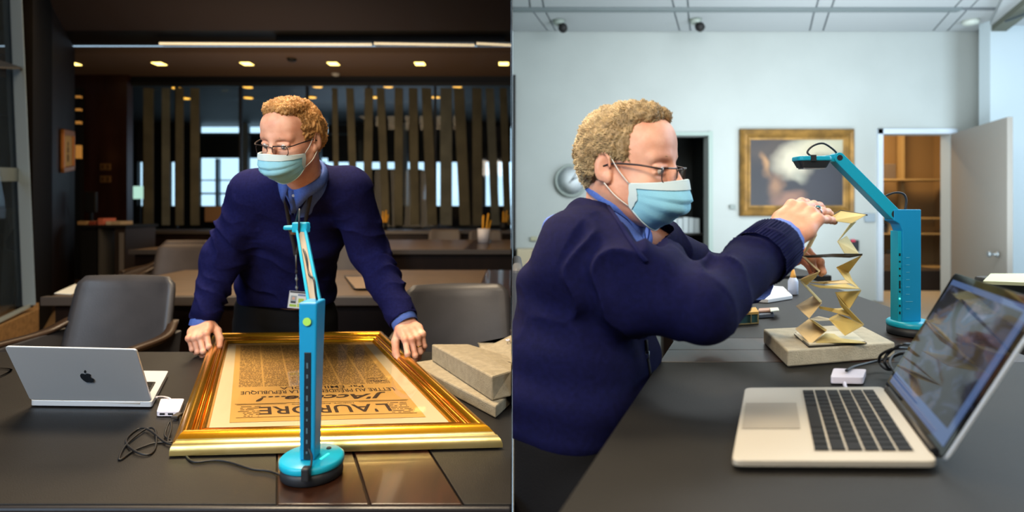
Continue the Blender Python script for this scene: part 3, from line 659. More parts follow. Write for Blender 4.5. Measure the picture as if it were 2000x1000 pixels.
# glazing of the frame: thin clear sheet
m_gz = bpy.data.materials.new('glazing'); m_gz.use_nodes = True; nt = m_gz.node_tree; N = nt.nodes; L = nt.links; N.remove(N['Principled BSDF'])
fr = N.new('ShaderNodeFresnel'); fr.inputs[0].default_value = 1.28; gl = N.new('ShaderNodeBsdfGlossy'); gl.inputs['Roughness'].default_value = .02; tr = N.new('ShaderNodeBsdfTransparent'); mxs = N.new('ShaderNodeMixShader')
L.new(fr.outputs[0], mxs.inputs[0]); L.new(tr.outputs[0], mxs.inputs[1]); L.new(gl.outputs[0], mxs.inputs[2]); L.new(mxs.outputs[0], N['Material Output'].inputs[0])
gq = inset(fo, .0995); MB().add([Vector((v.x, v.y, ZT + .0165)) for v in gq], [(0, 1, 2, 3)]).build('glazing', m_gz, t)

INS = (1, 1, 1, 1)
# ---- silver laptop, seen from behind
m_alu = mat('aluminium', '#c6ccd2', .42, metal=.4)
m_alu2 = mat('aluminium_warm', '#aca69a', .42, metal=.3)
m_key = mat('key_black', '#08080a', .55, spec=.2)
m_rub = mat('rubber_black', '#0c0c0e', .5)
def slab(q, th, name, m, par, bev=.002, rad=.008, up=None):
    """rounded-corner slab from four corners, extruded by th along up"""
    pts = []
    for i in range(4):
        a, b, c_ = q[i - 1], q[i], q[(i + 1) % 4]; d0 = (a - b).normalized() * rad; d1 = (c_ - b).normalized() * rad
        for k in range(6):
            s_ = k / 5; pts.append(b + d0 * (1 - s_) ** 2 + d1 * s_ ** 2)
    up = up or Vector((0, 0, 1)); return MB().prism(pts, up * th).build(name, m, par, bevel=bev)
hl, hr = G(60, 793, ZT + .003), G(297, 796, ZT + .003); Yt = 1.372
tl = P(8, 677, hl.y - .105); trr = P(266, 683, hr.y - .105)
t = thing('laptop', 'open silver laptop seen from behind, dark fruit emblem on its lid', 'laptop', (hl + hr) / 2)
bk = [hl + Vector((0, 0, .001)), hr + Vector((0, 0, .001)), G(329, 733, ZT + .004), G(329, 733, ZT + .004) + (hl - hr)]
slab(bk, .013, 'base', m_alu, t)
yv = (bk[2] - bk[1]); xv = (bk[1] - bk[0]); zt_ = Vector((0, 0, .0145))
def lap(u, v): return bk[0] + xv * u + yv * v + zt_
mb = MB(); mb.prism([lap(.06, .12), lap(.94, .12), lap(.94, .58), lap(.06, .58)], (0, 0, .0006)).build('keyboard_well', m_rub, t)
def keys(lapf, par, zoff, rows=6, u0=.07, u1=.93, v0=.13, v1=.57, lab=None):
    k0 = None
    for r_ in range(rows):
        n = [14, 14, 14, 13, 12, 9][r_]; x = 0; wts = [1.0] * n
        if r_ == 5: wts = [1, 1, 1, 1.25, 5, 1.25, 1, 1, 1]
        if r_ in (1, 2): wts[-1] = 1.5
        if r_ == 3: wts[0] = 1.6; wts[-1] = 1.8
        if r_ == 4: wts[0] = 2.2; wts[-1] = 2.2
        tot = sum(wts); va = v0 + (v1 - v0) * r_ / rows; vb = v0 + (v1 - v0) * (r_ + .86) / rows
        for w_ in wts:
            ua = u0 + (u1 - u0) * x / tot; ub = u0 + (u1 - u0) * (x + w_ - .14) / tot; x += w_
            MB().prism([lapf(ua, va) + zoff, lapf(ub, va) + zoff, lapf(ub, vb) + zoff, lapf(ua, vb) + zoff], (0, 0, .0012)).build('key', m_key, par)
keys(lap, t, Vector((0, 0, .0006)))
MB().prism([lap(.3, .64), lap(.7, .64), lap(.7, .96), lap(.3, .96)], (0, 0, .0003)).build('trackpad', m_alu2, t)
up = (tl - hl); nrm = (hr - hl).cross(up).normalized()
if nrm.y > 0: nrm = -nrm
lid_q = [hl + Vector((0, -.002, .015)), hr + Vector((0, -.002, .015)), trr, tl]
slab(lid_q, .0045, 'lid', m_alu, t, .0015, .010, nrm * -1)
MB().tube([hl + Vector((.03, .004, .010)), hr + Vector((-.03, .004, .010))], .004, 8).build('hinge', m_alu, t)
# emblem on the lid (flat dark fruit with bite and leaf)
ec = lid_q[0].lerp(lid_q[1], .528).lerp(lid_q[3].lerp(lid_q[2], .567), .47); ex = (hr - hl).normalized(); ey = (up - ex * up.dot(ex)).normalized(); es = .0165
ap = [(0, .62), (.25, .78), (.55, .78), (.80, .55), (.62, .38), (.56, .12), (.64, -.12), (.86, -.28), (.70, -.68), (.42, -1.0), (.2, -1.0), (0, -.92), (-.2, -1.0), (-.45, -.98), (-.75, -.6), (-.9, -.1), (-.82, .4), (-.55, .75), (-.25, .78)]
sm = [v for v in smooth_path([Vector((x, y, 0)) for x, y in ap + [ap[0]]], 4)][:-1]
em = MB(); em.prism([ec + ex * v.x * es + ey * v.y * es + nrm * .0004 for v in sm], nrm * .0006)
em.prism([ec + ex * x * es + ey * y * es + nrm * .0004 for x, y in ((.02, .88), (.05, 1.2), (.30, 1.5), (.42, 1.5), (.40, 1.2), (.2, .95))], nrm * .0006)
em.build('emblem', mat('emblem', '#1d2228', .25), t)

# adapter
m_wpl = mat('white_plastic', '#d9d4e0', .4)
t = thing('usb_adapter', 'small white cable adapter beside the gilt frame corner', 'adapter', G(330, 800, ZT))
aq = [G(306, 813, ZT + .002), G(350, 813, ZT + .002), G(360, 787, ZT + .002), G(314, 787, ZT + .002)]
slab(aq, .011, 'case', m_wpl, t, .003, .006)
for u in (.25, .62): 
    c = aq[0].lerp(aq[1], u) + Vector((0, -.0006, .0055)); MB().box(c, (.012, .001, .004)).build('port', m_rub, t)
MB().tube(smooth_path([G(303, 776, ZT + .010), G(318, 775, ZT + .012), G(332, 779, ZT + .014), G(334, 787, ZT + .008)], 6), .0025, 8).build('lead', m_wpl, t)
MB().box(G(302, 777, ZT + .009), (.018, .008, .006)).build('plug', m_wpl, t, bevel=.002)
t = thing('black_cable', 'thin tangled black cable running from adapter to the turquoise lamp base', 'cable', G(300, 860, ZT))
cb = [(352, 812, .006), (350, 835, .003), (340, 860, .003), (328, 862, .003), (334, 838, .012), (332, 822, .02), (322, 850, .006), (335, 862, .003), (300, 866, .003), (262, 880, .003), (233, 898, .003), (247, 868, .004), (285, 838, .006), (303, 840, .008), (304, 872, .003), (290, 888, .003), (262, 880, .006), (246, 860, .003), (270, 838, .003), (292, 840, .008), (320, 862, .006), (338, 868, .006), (348, 862, .01), (360, 885, .003), (378, 902, .003), (420, 899, .003), (450, 903, .003), (492, 916, .003), (530, 921, .003), (575, 940, .003), (600, 946, .003)]
MB().tube(smooth_path([G(x, y, ZT + z) for x, y, z in cb], 7), .0022, 8).build('cord', m_rub, t)
MB().box(G(346, 812, ZT + .008), (.016, .024, .008)).build('plug', mat('grey_plug', '#3a342e', .5), t, bevel=.002)
o = MB().tube(smooth_path([P(-30, 722, 1.7), P(0, 718, 1.72), P(22, 728, 1.7), P(-10, 745, 1.62), P(-40, 740, 1.6)], 6), .003, 6).build('cord_loop', m_rub)
for v in o.data.vertices: v.co.z = ZT + .004
tag(o, 'black cable loop lying behind the left end of laptop', 'cable')

# ---- turquoise document camera
m_tq = mat('turquoise', '#16a2c2', .35); m_tqb = mat('turquoise_deep', '#128ec4', .4); m_char = mat('charcoal', '#22262c', .5)
m_slot = mat('slot_dark', '#1a2630', .35)
def doccam_left():
    bc = Vector(((609.5 - 1000) * 1.045 / FP, 1.045, ZT)); rr = .0565
    t = thing('document_camera', 'turquoise document camera lamp standing before the gilt frame, arm seen end-on', 'document camera', bc)
    MB().lathe(bc, [(rr - .004, .001), (rr - .001, .003), (rr - .001, .022)], 40).build('base', m_char, t)
    MB().lathe(bc, [(rr, .022), (rr + .001, .024), (rr + .001, .032), (rr - .003, .0355), (.01, .036)], 40).build('base_cover', m_tq, t)
    w0, w1 = .0135, .0165; z0 = ZT + .036; z1 = P(0, 586, 1.045).z; cx0 = P(609, 0, 1.045).x; cx1 = P(612, 0, 1.045).x; y0 = 1.035
    MB().hexa([(cx0 - w0, y0 - .015, z0), (cx0 + w0, y0 - .015, z0), (cx0 + w0, y0 + .018, z0), (cx0 - w0, y0 + .018, z0)],
              [(cx1 - w1, y0 - .019, z1), (cx1 + w1, y0 - .019, z1), (cx1 + w1, y0 + .03, z1), (cx1 - w1, y0 + .03, z1)]).build('column', m_tqb, t, bevel=.003)
    MB().hexa([(cx0 - .006, y0 - .0165, z0 + .002), (cx0 + .007, y0 - .0165, z0 + .002), (cx0 + .007, y0 - .012, z0 + .002), (cx0 - .006, y0 - .012, z0 + .002)],
              [(cx1 - .0065, y0 - .0190, z1 - .09), (cx1 + .0060, y0 - .0190, z1 - .09), (cx1 + .0060, y0 - .013, z1 - .09), (cx1 - .0065, y0 - .013, z1 - .09)]).build('slot', m_slot, t, bevel=.001)
    for k in range(9):
        s_ = .08 + .1 * k; zz = z0 + (z1 - .09 - z0) * s_; MB().box((cx0 + (cx1 - cx0) * s_ * .6 + .0005, y0 - .0176 - .0014 * s_, zz), (.003, .001, .004 + .003 * (k % 3))).build('button', mat('button_grey', '#4a6878', .4), t)
    MB().lathe((cx1 - .0005, y0 - .0205, z1 - .034), [(.0075, 0), (.0075, .0015)], 20, ax=(0, -1, 0)).build('badge', mat('lime_badge', '#9fd860', .4), t)
    MB().lathe((bc.x + .022, bc.y + .028, ZT + .036), [(.005, 0), (.004, .002)], 14).build('button', m_char, t)
    MB().box((bc.x + .026, bc.y - .008, ZT + .0368), (.004, .024, .001), Matrix.Rotation(-.3, 3, 'Z')).build('indicator_light', mat('green_light', '#40e8c0', .4, emit=1.5, ecol='#30f0c0'), t)
    # arm leaning away from the viewer
    a = Vector((cx1, y0 + .02, z1 - .012)); b = P(588, 446, 1.185)
    d = (b - a); sx = Vector((1, 0, 0)); n_ = sx.cross(d).normalized()
    for s_ in (-1, 1): MB().hexa([a + sx * s_ * .0105 + n_ * .008 - sx * .0028, a + sx * s_ * .0105 + n_ * .008 + sx * .0028, a + sx * s_ * .0105 - n_ * .008 + sx * .0028, a + sx * s_ * .0105 - n_ * .008 - sx * .0028],
                                 [b + sx * s_ * .0085 + n_ * .008 - sx * .0028, b + sx * s_ * .0085 + n_ * .008 + sx * .0028, b + sx * s_ * .0085 - n_ * .008 + sx * .0028, b + sx * s_ * .0085 - n_ * .008 - sx * .0028]).build('arm', m_tq, t, bevel=.001)
    MB().hexa([a - sx * .008 - n_ * .003, a + sx * .008 - n_ * .003, a + sx * .008 + n_ * .003, a - sx * .008 + n_ * .003], [b - sx * .006 - n_ * .003, b + sx * .006 - n_ * .003, b + sx * .006 + n_ * .003, b - sx * .006 + n_ * .003]).build('arm_cover', mat('arm_beige', '#a89a88', .4), t)
    MB().box(b + Vector((0, .0, .002)), (.032, .022, .022)).build('joint', m_tq, t, bevel=.003)
    MB().box(b + Vector((-.016, .02, .001)), (.042, .05, .010)).build('camera_head', m_tq, t, bevel=.004)
    MB().lathe(b + Vector((-.014, .018, -.014)), [(.014, 0), (.019, .010)], 20).build('lens_housing', mat('lens_tan', '#6a4a34', .5), t)
    MB().tube(smooth_path([a + Vector((.004, .01, -.01)), a + Vector((.006, -.012, .02)), a + Vector((.001, -.01, .05)), a.lerp(b, .36) + n_ * .004 * 1, a.lerp(b, .6) + n_ * .005, b + Vector((.002, -.014, -.02)), b + Vector((.002, -.016, .02)), b + Vector((-.004, 0, .04)), b + Vector((-.02, .018, .006))], 6), .0021, 8).build('wire', m_char, t)
    MB().tube(smooth_path([(cx0 + .004, y0 - .018, ZT + .06), (cx0 + .014, y0 - .03, ZT + .05), (cx0 + .017, y0 - .045, ZT + .037), (cx0 + .013, y0 - .056, ZT + .03)], 6), .002, 8).build('power_lead', m_char, t)
    MB().box((cx0 + .012, y0 - .052, ZT + .030), (.014, .016, .024)).build('plug', m_char, t, bevel=.003)
    return t
doccam_left()

# ---- grey foam supports right of the frame (end at the dividing wall)
m_foam = mat('foam', '#978b74', .95, var=.12, vscale=60, bump=.6, bscale=350)
XR2 = -.0010
def foam(name, lab, q0, q1):
    o = MB().hexa(q0, q1).build(name, m_foam, bevel=.004); return tag(o, lab, 'foam support', 'grey foam supports beside the frame')
g = lambda px, py, dz: G(px, py, ZT + dz)
a, b = g(800, 728, .001), g(968, 818, .001)
foam('foam_slab', 'flat grey foam slab lying under the large foam wedge', [a, b, Vector((XR2, 1.415, ZT + .001)), Vector((XR2, 1.86, ZT + .001))], [v + Vector((0, 0, .030)) for v in (a, b, Vector((XR2, 1.415, ZT + .001)), Vector((XR2, 1.86, ZT + .001)))])
p0 = P(843, 727, 1.70); p1 = P(961, 792, 1.345); p0.z = p1.z = ZT + .032
u0 = P(843, 672, p0.y + .0); u1 = P(961, 735, p1.y)
foam('foam_wedge', 'large grey foam wedge resting on the flat foam slab', [p0, p1, Vector((XR2, 1.38, ZT + .032)), Vector((XR2, 1.74, ZT + .032))], [u0, u1, Vector((XR2, 1.40, P(0, 728, 1.38).z + .0)), Vector((-.14, 1.80, P(0, 672, 1.80).z))])
foam('foam_block', 'tilted grey foam block behind the large wedge with a white ring on top', [P(938, 706, 1.80), Vector((XR2, 1.66, ZT + .034)), Vector((XR2, 1.9, ZT + .034)), Vector((-.11, 1.9, ZT + .034))], [P(938, 690, 1.80), Vector((XR2, 1.66, P(0, 718, 1.66).z)), Vector((XR2, 1.9, P(0, 653, 1.9).z)), Vector((-.10, 1.9, P(0, 682, 1.9).z))])
c = P(997, 664, 1.84); mb = MB(); mb.tube([c + Vector((.002 if 0 else -.008 + .006 * math.cos(k), .009 * math.sin(k), .0)) for k in [i * math.pi / 8 for i in range(17)]], .002, 6); tag(mb.build('white_ring', m_wpl), 'small white ring on the tilted foam block', 'ring')

# ================================================================ SEMINAR ROOM (right of the dividing wall)
ZR = .945; ZF = .15; YWR = 6.6; ZCR = P(0, 62, YWR).z
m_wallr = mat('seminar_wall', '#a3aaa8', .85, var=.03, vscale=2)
m_ceilr = mat('seminar_ceiling', '#a6acae', .9)
m_floorr = mat('seminar_floor', '#7b7468', .8, var=.1, vscale=40)
XW = P(1912, 0, YWR).x
mb = MB(); mb.bb(.003, 8, -3, 9.8, ZF - .1, ZF); struct(mb, 'floor', m_floorr, 'grey floor of the bright seminar room')
mb = MB(); mb.bb(.0, XW + 1.2, -3, YWR, ZCR + .012, ZCR + .1); struct(mb, 'ceiling_right', mat('gap_grey', '#6c7478', .9), 'grey void seen in the joints of the panelled ceiling')
xa, xb = P(1722, 0, YWR).x, P(1856, 0, YWR).x; zdoor = P(0, 262, YWR).z
xs1, xs2 = P(1225, 0, YWR).x, P(1383, 0, YWR).x; zsh = P(0, 265, YWR).z
mb = MB(); mb.bb(.0045, xs1, YWR, YWR + .15, ZF, ZCR + .1); mb.bb(xs1, xs2, YWR, YWR + .15, zsh, ZCR + .1); mb.bb(xs2, xa, YWR, YWR + .15, ZF, ZCR + .1); mb.bb(xa, xb, YWR, YWR + .15, zdoor, ZCR + .1); mb.bb(xb, XW + .1, YWR, YWR + .15, ZF, ZCR + .1)
struct(mb, 'wall_far_right', m_wallr, 'pale grey far wall of the seminar room')
mb = MB(); mb.hexa(*wedge(1.38, 2.6, 1, -.1, 3.8)); struct(mb, 'trim_7', m_darkwall, 'dark end of the added dividing wall')
mb = MB(); mb.hexa(*wedge(2.6, 12, 1, -.1, 3.8)); mb.hexa(*wedge(-3, -.2, 1, -.1, 3.8)); struct(mb, 'added_divider', m_wallr, 'thin pale painted face of the added dividing wall')
# right side: recessed bright bay
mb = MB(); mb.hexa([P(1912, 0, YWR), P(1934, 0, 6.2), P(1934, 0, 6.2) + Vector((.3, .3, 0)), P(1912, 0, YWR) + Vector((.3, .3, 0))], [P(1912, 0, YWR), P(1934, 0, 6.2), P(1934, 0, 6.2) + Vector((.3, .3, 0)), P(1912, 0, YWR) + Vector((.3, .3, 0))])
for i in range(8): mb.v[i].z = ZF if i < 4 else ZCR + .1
struct(mb, 'wall_corner', mat('corner_grey', '#7e8680', .85), 'grey return of the far wall')
mb = MB(); x_ = P(1934, 0, 6.2).x; mb.bb(x_, 9, 6.2, 6.35, ZF, ZCR + .1); struct(mb, 'wall_bay', mat('bay_wall', '#b4c2c8', .85), 'bright wall of the bay at the right')
mb = MB(); mb.bb(8.9, 9, -3, 6.3, ZF, ZCR + .1); struct(mb, 'wall_right', m_wallr)
mb = MB(); mb.bb(.0, 9, -3.1, -3, ZF - .1, 3.7); struct(mb, 'wall_back_right', m_wallr)
zb2 = P(0, 50, 6.2).z
mb = MB(); mb.hexa([P(1934, 50, 6.2), (9, 6.2, zb2), (9, -3, zb2), P(2120, 50, 3.0)], [P(1934, 50, 6.2) + Vector((0, 0, .1)), (9, 6.2, zb2 + .1), (9, -3, zb2 + .1), P(2120, 50, 3.0) + Vector((0, 0, .1))]); 
for v in mb.v: v.z = zb2 + (.1 if v.z > zb2 + .05 else 0)
struct(mb, 'ceiling_bay', m_ceilr, 'lower ceiling of the bay at the right')
# ceiling panels with joints: depth joints (double lines) and one cross track
def Gc(px, py): return G(px, py, ZCR)
def cl(px62, px0, Y):  # depth line through two picture points of the ceiling
    a, b = Gc(px62, 62), Gc(px0, 1); s_ = (Y - a.y) / (b.y - a.y); return a.x + (b.x - a.x) * s_
tcl = thing('panelled_ceiling', 'pale ceiling of long rectangular panels in the seminar room', 'ceiling', (2.5, 6, ZCR))
tcl['kind'] = 'structure'
jl = [(1070, 1025), (1085, 1055), (1327, 1312), (1348, 1342), (1580, 1597), (1606, 1628), (1820, 1876), (1848, 1908), (1908, 1980)]
ys = [YWR - .006, 5.90, 5.80, 3.4, .4, -3]
edges = [None] + jl
for i in range(len(edges)):
    if i == len(edges) - 1: continue
    for j in range(len(ys) - 1):
        if j == 1: continue
        def ex_(e, Y, s_):
            if e is None: return .006
            return max(cl(e[0], e[1], Y), .006) + s_ * .010
        q = [(ex_(edges[i], ys[j + 1], 1), ys[j + 1] + .01), (ex_(edges[i + 1], ys[j + 1], -1), ys[j + 1] + .01), (ex_(edges[i + 1], ys[j], -1), ys[j] - .01), (ex_(edges[i], ys[j], 1), ys[j] - .01)]
        if q[1][0] - q[0][0] < .02 and q[2][0] - q[3][0] < .02: continue
        q = [(max(x, q[0][0]) if k == 1 else x, y) for k, (x, y) in enumerate(q)]
        MB().prism([(x, y, ZCR) for x, y in q], (0, 0, .011)).build('panel', m_ceilr, tcl)
MB().bb(.008, P(1874, 0, 5.85).x, 5.81, 5.89, ZCR - .02, ZCR + .008).build('track', mat('track_grey', '#6f7a7c', .6), tcl)
mb = MB(); a, b = Gc(1911, 62), Gc(1982, 1); a2, b2 = a + Vector((.22, 0, 0)), b + Vector((.30, 0, 0)); d_ = (b - a).normalized()
e0, e1 = a - d_ * .0, a + (b - a) * 6
mb.hexa([e0 + Vector((0, 0, -.12)), e1 + Vector((0, 0, -.12)), e1 + Vector((.16, 0, -.12)), e0 + Vector((.16, 0, -.12))], [e0 + Vector((0, 0, .1)), e1 + Vector((0, 0, .1)), e1 + Vector((.16, 0, .1)), e0 + Vector((.16, 0, .1))]); struct(mb, 'trim_4', mat('olive_trim', '#5e6257', .8), 'olive-grey ceiling edge trim along the bay')
# ceiling spot cameras, smoke detector
for px, py, nm in ((1101, 46, 'black ceiling spotlight above the clock'), (1368, 44, 'black ceiling spotlight above the dark doorway')):
    c = Gc(px - 10, py - 6); t = thing('ceiling_spotlight', nm, 'spotlight', c)
    MB().lathe(c + Vector((0, 0, -.045)), [(.05, 0), (.07, .045)], 20).build('mount', mat('mount_grey', '#8d9890', .5), t)
    MB().lathe(c + Vector((.05, -.03, -.10)), [(.01, -.02), (.045, -.01), (.05, .03), (.04, .06)], 20, ax=(-.2, .6, .6)).build('lamp_head', m_black, t)
c = Gc(1896, 40); o = MB().lathe(c + Vector((0, 0, -.05)), [(.02, 0), (.07, .01), (.085, .05)], 24).build('smoke_detector', mat('det_white', '#b8c0b8', .5)); tag(o, 'pale round smoke detector near the ceiling corner', 'smoke detector')
o = MB().box(P(1990, 32, 5.6), (.02, .3, .02)).build('ceiling_vent', mat('vent_dark', '#3a4448', .6)); o.location = (0, 0, 0); tag(o, 'dark slot vent in the lower bay ceiling', 'vent')

# door 1 (right): jamb, dark store behind, open leaf
mb = MB(); jt = mat('jamb_white', '#b9c6d2', .5)
for x0, x1, z0, z1 in ((xa - .06, xa, ZF, zdoor + .06), (xa - .06, xb + .06, zdoor, zdoor + .06)): mb.bb(x0, x1, YWR - .03, YWR + .01, z0, z1)
struct(mb, 'trim_5', jt, 'pale door jamb of the store room')
t = thing('door_leaf', 'open grey-beige door leaf with round steel handle', 'door', (P(1856, 0, YWR).x, YWR, ZF))
h0 = P(1857, 262, YWR - .05); h1 = P(1967, 226, 5.30); h1.z = h0.z
lf = [Vector((h0.x, h0.y, ZF + .01)), Vector((h1.x, h1.y, ZF + .01))]; nl = (lf[1] - lf[0]).cross(Vector((0, 0, 1))).normalized() * .045
if nl.x < 0: nl = -nl
MB().hexa([lf[0], lf[1], lf[1] + nl, lf[0] + nl], [v + Vector((0, 0, h0.z - ZF - .01)) for v in (lf[0], lf[1], lf[1] + nl, lf[0] + nl)]).build('leaf', mat('door_beige', '#807e78', .6), t, bevel=.002)
hp = P(1952, 497, 5.42) - nl * .3; MB().lathe(hp, [(.03, 0), (.03, .01), (.012, .012), (.012, .05), (.03, .06), (.026, .08)], 20, ax=-nl).build('handle', m_steel, t)
# store room behind the door
mb = MB(); mb.bb(xa - .6, xb + 1.6, 9.0, 9.1, ZF, 3); mb.bb(xa - .7, xa - .6, YWR + .15, 9.1, ZF, 3); mb.bb(xb + 1.6, xb + 1.7, YWR + .15, 9.1, ZF, 3); mb.bb(xa - .7, xb + 1.7, YWR + .15, 9.1, 2.95, 3.05)
struct(mb, 'wall_store', mat('store_wall', '#7a6240', .85), 'brown walls of the lit store room')
t = thing('store_shelves', 'shelving loaded with boxes seen through the open doorway', 'shelf', ((xa + xb) / 2, 8.5, ZF))
m_sh = mat('shelf_tan', '#8c7750', .7)
items = []
for py, sl in ((350, .0), (425, 0), (455, 0), (520, 0)):
    z = P(0, py, 8.4).z; MB().bb(xa + .1, xb + 1.4, 8.3, 8.75, z - .02, z).build('shelf_board', m_sh, t); items.append(z)
for x in (xa + .1, xb + .9): MB().bb(x - .03, x + .03, 8.7, 8.78, ZF, 2.6).build('upright', m_sh, t)
cols = ['#5c5a50', '#a08a5c', '#222428', '#8a7a60', '#c09a58', '#4a4038', '#6a6658', '#a8823c']
for i, z in enumerate(items):
    x = xa + .28
    for k in range(6):
        w_ = random.uniform(.14, .26); h_ = random.uniform(.10, .24) if i != 1 else random.uniform(.1, .18)
        o = MB().bb(x, x + w_ - .02, 8.36, 8.62, z + .001, z + h_).build('storage_box', mat('sb%d' % ((i * 3 + k) % 8), cols[(i * 3 + k) % 8], .8), bevel=.006)
        tag(o, '%s box, %s from left on the %s shelf of the store room' % (('grey', 'tan', 'black', 'taupe', 'amber', 'dark brown', 'olive-grey', 'ochre')[(i * 3 + k) % 8], ('first', 'second', 'third', 'fourth', 'fifth', 'sixth')[k], ('top', 'second', 'third', 'lowest')[i]), 'box', 'boxes in the store room'); x += w_ + .01
o = MB().bb(xa + .02, xb + .6, 7.4, 8.0, ZF, P(0, 528, 7.4).z).build('dark_cabinet', mat('dk_cab', '#1c1512', .6), bevel=.01); tag(o, 'dark low cabinet inside the store room doorway', 'cabinet')

# door 2: dark doorway left of the painting with a white shelf band
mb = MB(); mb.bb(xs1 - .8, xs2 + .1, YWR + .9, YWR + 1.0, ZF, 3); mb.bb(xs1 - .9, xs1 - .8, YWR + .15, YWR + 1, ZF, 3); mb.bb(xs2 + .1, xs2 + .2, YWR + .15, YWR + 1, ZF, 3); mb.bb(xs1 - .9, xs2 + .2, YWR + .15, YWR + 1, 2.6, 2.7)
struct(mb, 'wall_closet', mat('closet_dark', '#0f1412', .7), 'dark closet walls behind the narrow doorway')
mb = MB(); mb.bb(xs2, xs2 + .05, YWR - .02, YWR + .01, ZF, zsh + .05); mb.bb(xs1 - .05, xs2, YWR - .02, YWR + .01, zsh, zsh + .04); mb.bb(xs1 - .05, xs1, YWR - .02, YWR + .01, ZF, zsh); struct(mb, 'trim_6', mat('jamb_grey', '#8fa09a', .6), 'grey jamb of narrow dark doorway')
t = thing('paper_shelf', 'white stack of papers on a shelf in the dark doorway', 'shelf', (xs1, YWR + .5, 1)); z = P(0, 455, YWR + .4).z
MB().bb(xs1 - .2, xs2 + .08, YWR + .35, YWR + .8, z - .02, z).build('shelf_board', mat('shelf_dk', '#20201e', .6), t)
z2 = P(0, 424, YWR + .4).z
for k in range(15): MB().bb(xs1 - .06 + k * .07, xs1 + k * .07, YWR + .4, YWR + .7, z + .001, z2 - (k % 3) * .008).build('paper_stack', mat('white_papers', '#b8c4c8', .8), t)
o = MB().box((P(1366, 0, YWR + .4).x, YWR + .45, P(0, 492, YWR + .4).z), (.06, .05, .14)).build('orange_folder', mat('orange_dull', '#a8763a', .7)); tag(o, 'small orange-brown box low in the dark doorway', 'box')
# dark door edge at the far left of the seminar wall
o = MB().bb(.006, P(1007, 0, YWR).x, YWR - .05, YWR, ZF, P(0, 148, YWR).z).build('door_3', m_black); tag(o, 'dark door edge next to the dividing wall', None, None, 'structure')
o = MB().bb(P(1009, 0, YWR).x, P(1090, 0, YWR).x, YWR - .3, YWR, ZF, P(0, 488, YWR - .3).z).build('low_cupboard', mat('beige_lam', '#b3a78c', .7), bevel=.01); tag(o, 'beige low cupboard by far wall, behind man\'s back', 'cupboard')
o = MB().box(P(1043, 466, YWR - .02), (.08, .02, .05)).build('thermostat', mat('beige_plate', '#a0a088', .6), bevel=.004); tag(o, 'small beige thermostat low on the wall under clock', 'thermostat')
o = MB().box(P(1431, 404, YWR - .02), (.07, .02, .05)).build('wall_switch', mat('grey_plate', '#7d8784', .6), bevel=.004); tag(o, 'small grey switch plate left of the painting', 'switch')
o = MB().box(P(1699, 425, YWR - .02), (.12, .02, .10)).build('wall_sign', mat('grey_sign', '#8797a2', .6), bevel=.004); tag(o, 'small grey wall sign right of the painting', 'sign')
t = thing('wall_phone', 'small dark wall device with red light below the painting', 'wall device', P(1668, 478, YWR - .03))
MB().box(P(1668, 480, YWR - .03), (.10, .04, .13)).build('body', m_char, t, bevel=.006); MB().box(P(1666, 470, YWR - .055), (.05, .01, .03)).build('red_panel', mat('red_pl', '#b03048', .5), t)
# clock
c = P(1115, 353, YWR); t = thing('wall_clock', 'round white wall clock with pale grey rim behind man\'s head', 'clock', c); ra = 32 * YWR / FP
MB().lathe(c, [(ra, 0), (ra, .04), (ra * .93, .055), (ra * .86, .04), (.01, .04)], 40, ax=(0, -1, 0)).build('rim', mat('clock_rim', '#8b9792', .5), t)
MB().lathe(c + Vector((0, -.041, 0)), [(ra * .86, 0), (.005, .002)], 40, ax=(0, -1, 0)).build('dial', mat('dial', '#c3ccd0', .5), t)
for an, ln, wd_ in ((R(35), .55, .012), (R(220), .2, .012), (R(60), .4, .016)):
    d_ = Vector((math.sin(an), 0, math.cos(an))); MB().tube([c + Vector((0, -.046, 0)), c + Vector((0, -.046, 0)) + d_ * ra * ln], wd_ * .5, 6).build('hand', mat('clock_hand', '#5c6468', .5), t)
for k in range(12):
    d_ = Vector((math.sin(R(30 * k)), 0, math.cos(R(30 * k)))); MB().box(c + Vector((0, -.044, 0)) + d_ * ra * .76, (.008, .003, .008)).build('hour_mark', MATS['clock_hand'], t)
# painting
a, b = P(1443, 253, YWR), P(1664, 422, YWR); c = (a + b) / 2; t = thing('painting', 'gilt framed dark oil painting with pale cloudy shape on seminar wall', 'painting', c)
m_fr = mat('old_gold', '#80602c', .5, metal=.3, var=.3, vscale=8); fw_ = .125
pf = [(0, 0), (0, .05), (.02, .07), (.05, .05), (.075, .06), (.1, .035), (fw_, .03)]
x0, x1, z0, z1 = a.x, b.x, b.z, a.z
rg_ = [[Vector((x0 + d_, YWR - h_, z0 + d_)), Vector((x1 - d_, YWR - h_, z0 + d_)), Vector((x1 - d_, YWR - h_, z1 - d_)), Vector((x0 + d_, YWR - h_, z1 - d_))] for d_, h_ in pf]
for k in range(4):
    MB().grid([[r_[k], r_[(k + 1) % 4]] for r_ in rg_], False).build('frame_rail', m_fr, t)
mp = bpy.data.materials.new('oil_paint'); mp.use_nodes = True; nt = mp.node_tree; N = nt.nodes; L = nt.links; bs = N['Principled BSDF']; bs.inputs['Roughness'].default_value = .5
tcx = nd('ShaderNodeTexCoord'); nz = nd('ShaderNodeTexNoise'); nz.inputs['Scale'].default_value = 2.2; nz.inputs['Detail'].default_value = 3; L.new(tcx.outputs['Object'], nz.inputs[0])
wob = nd('ShaderNodeVectorMath', operation='MULTIPLY_ADD'); L.new(nz.outputs['Color'], wob.inputs[0]); wob.inputs[1].default_value = (.35, 0, .35); L.new(tcx.outputs['Object'], wob.inputs[2])
cur = None
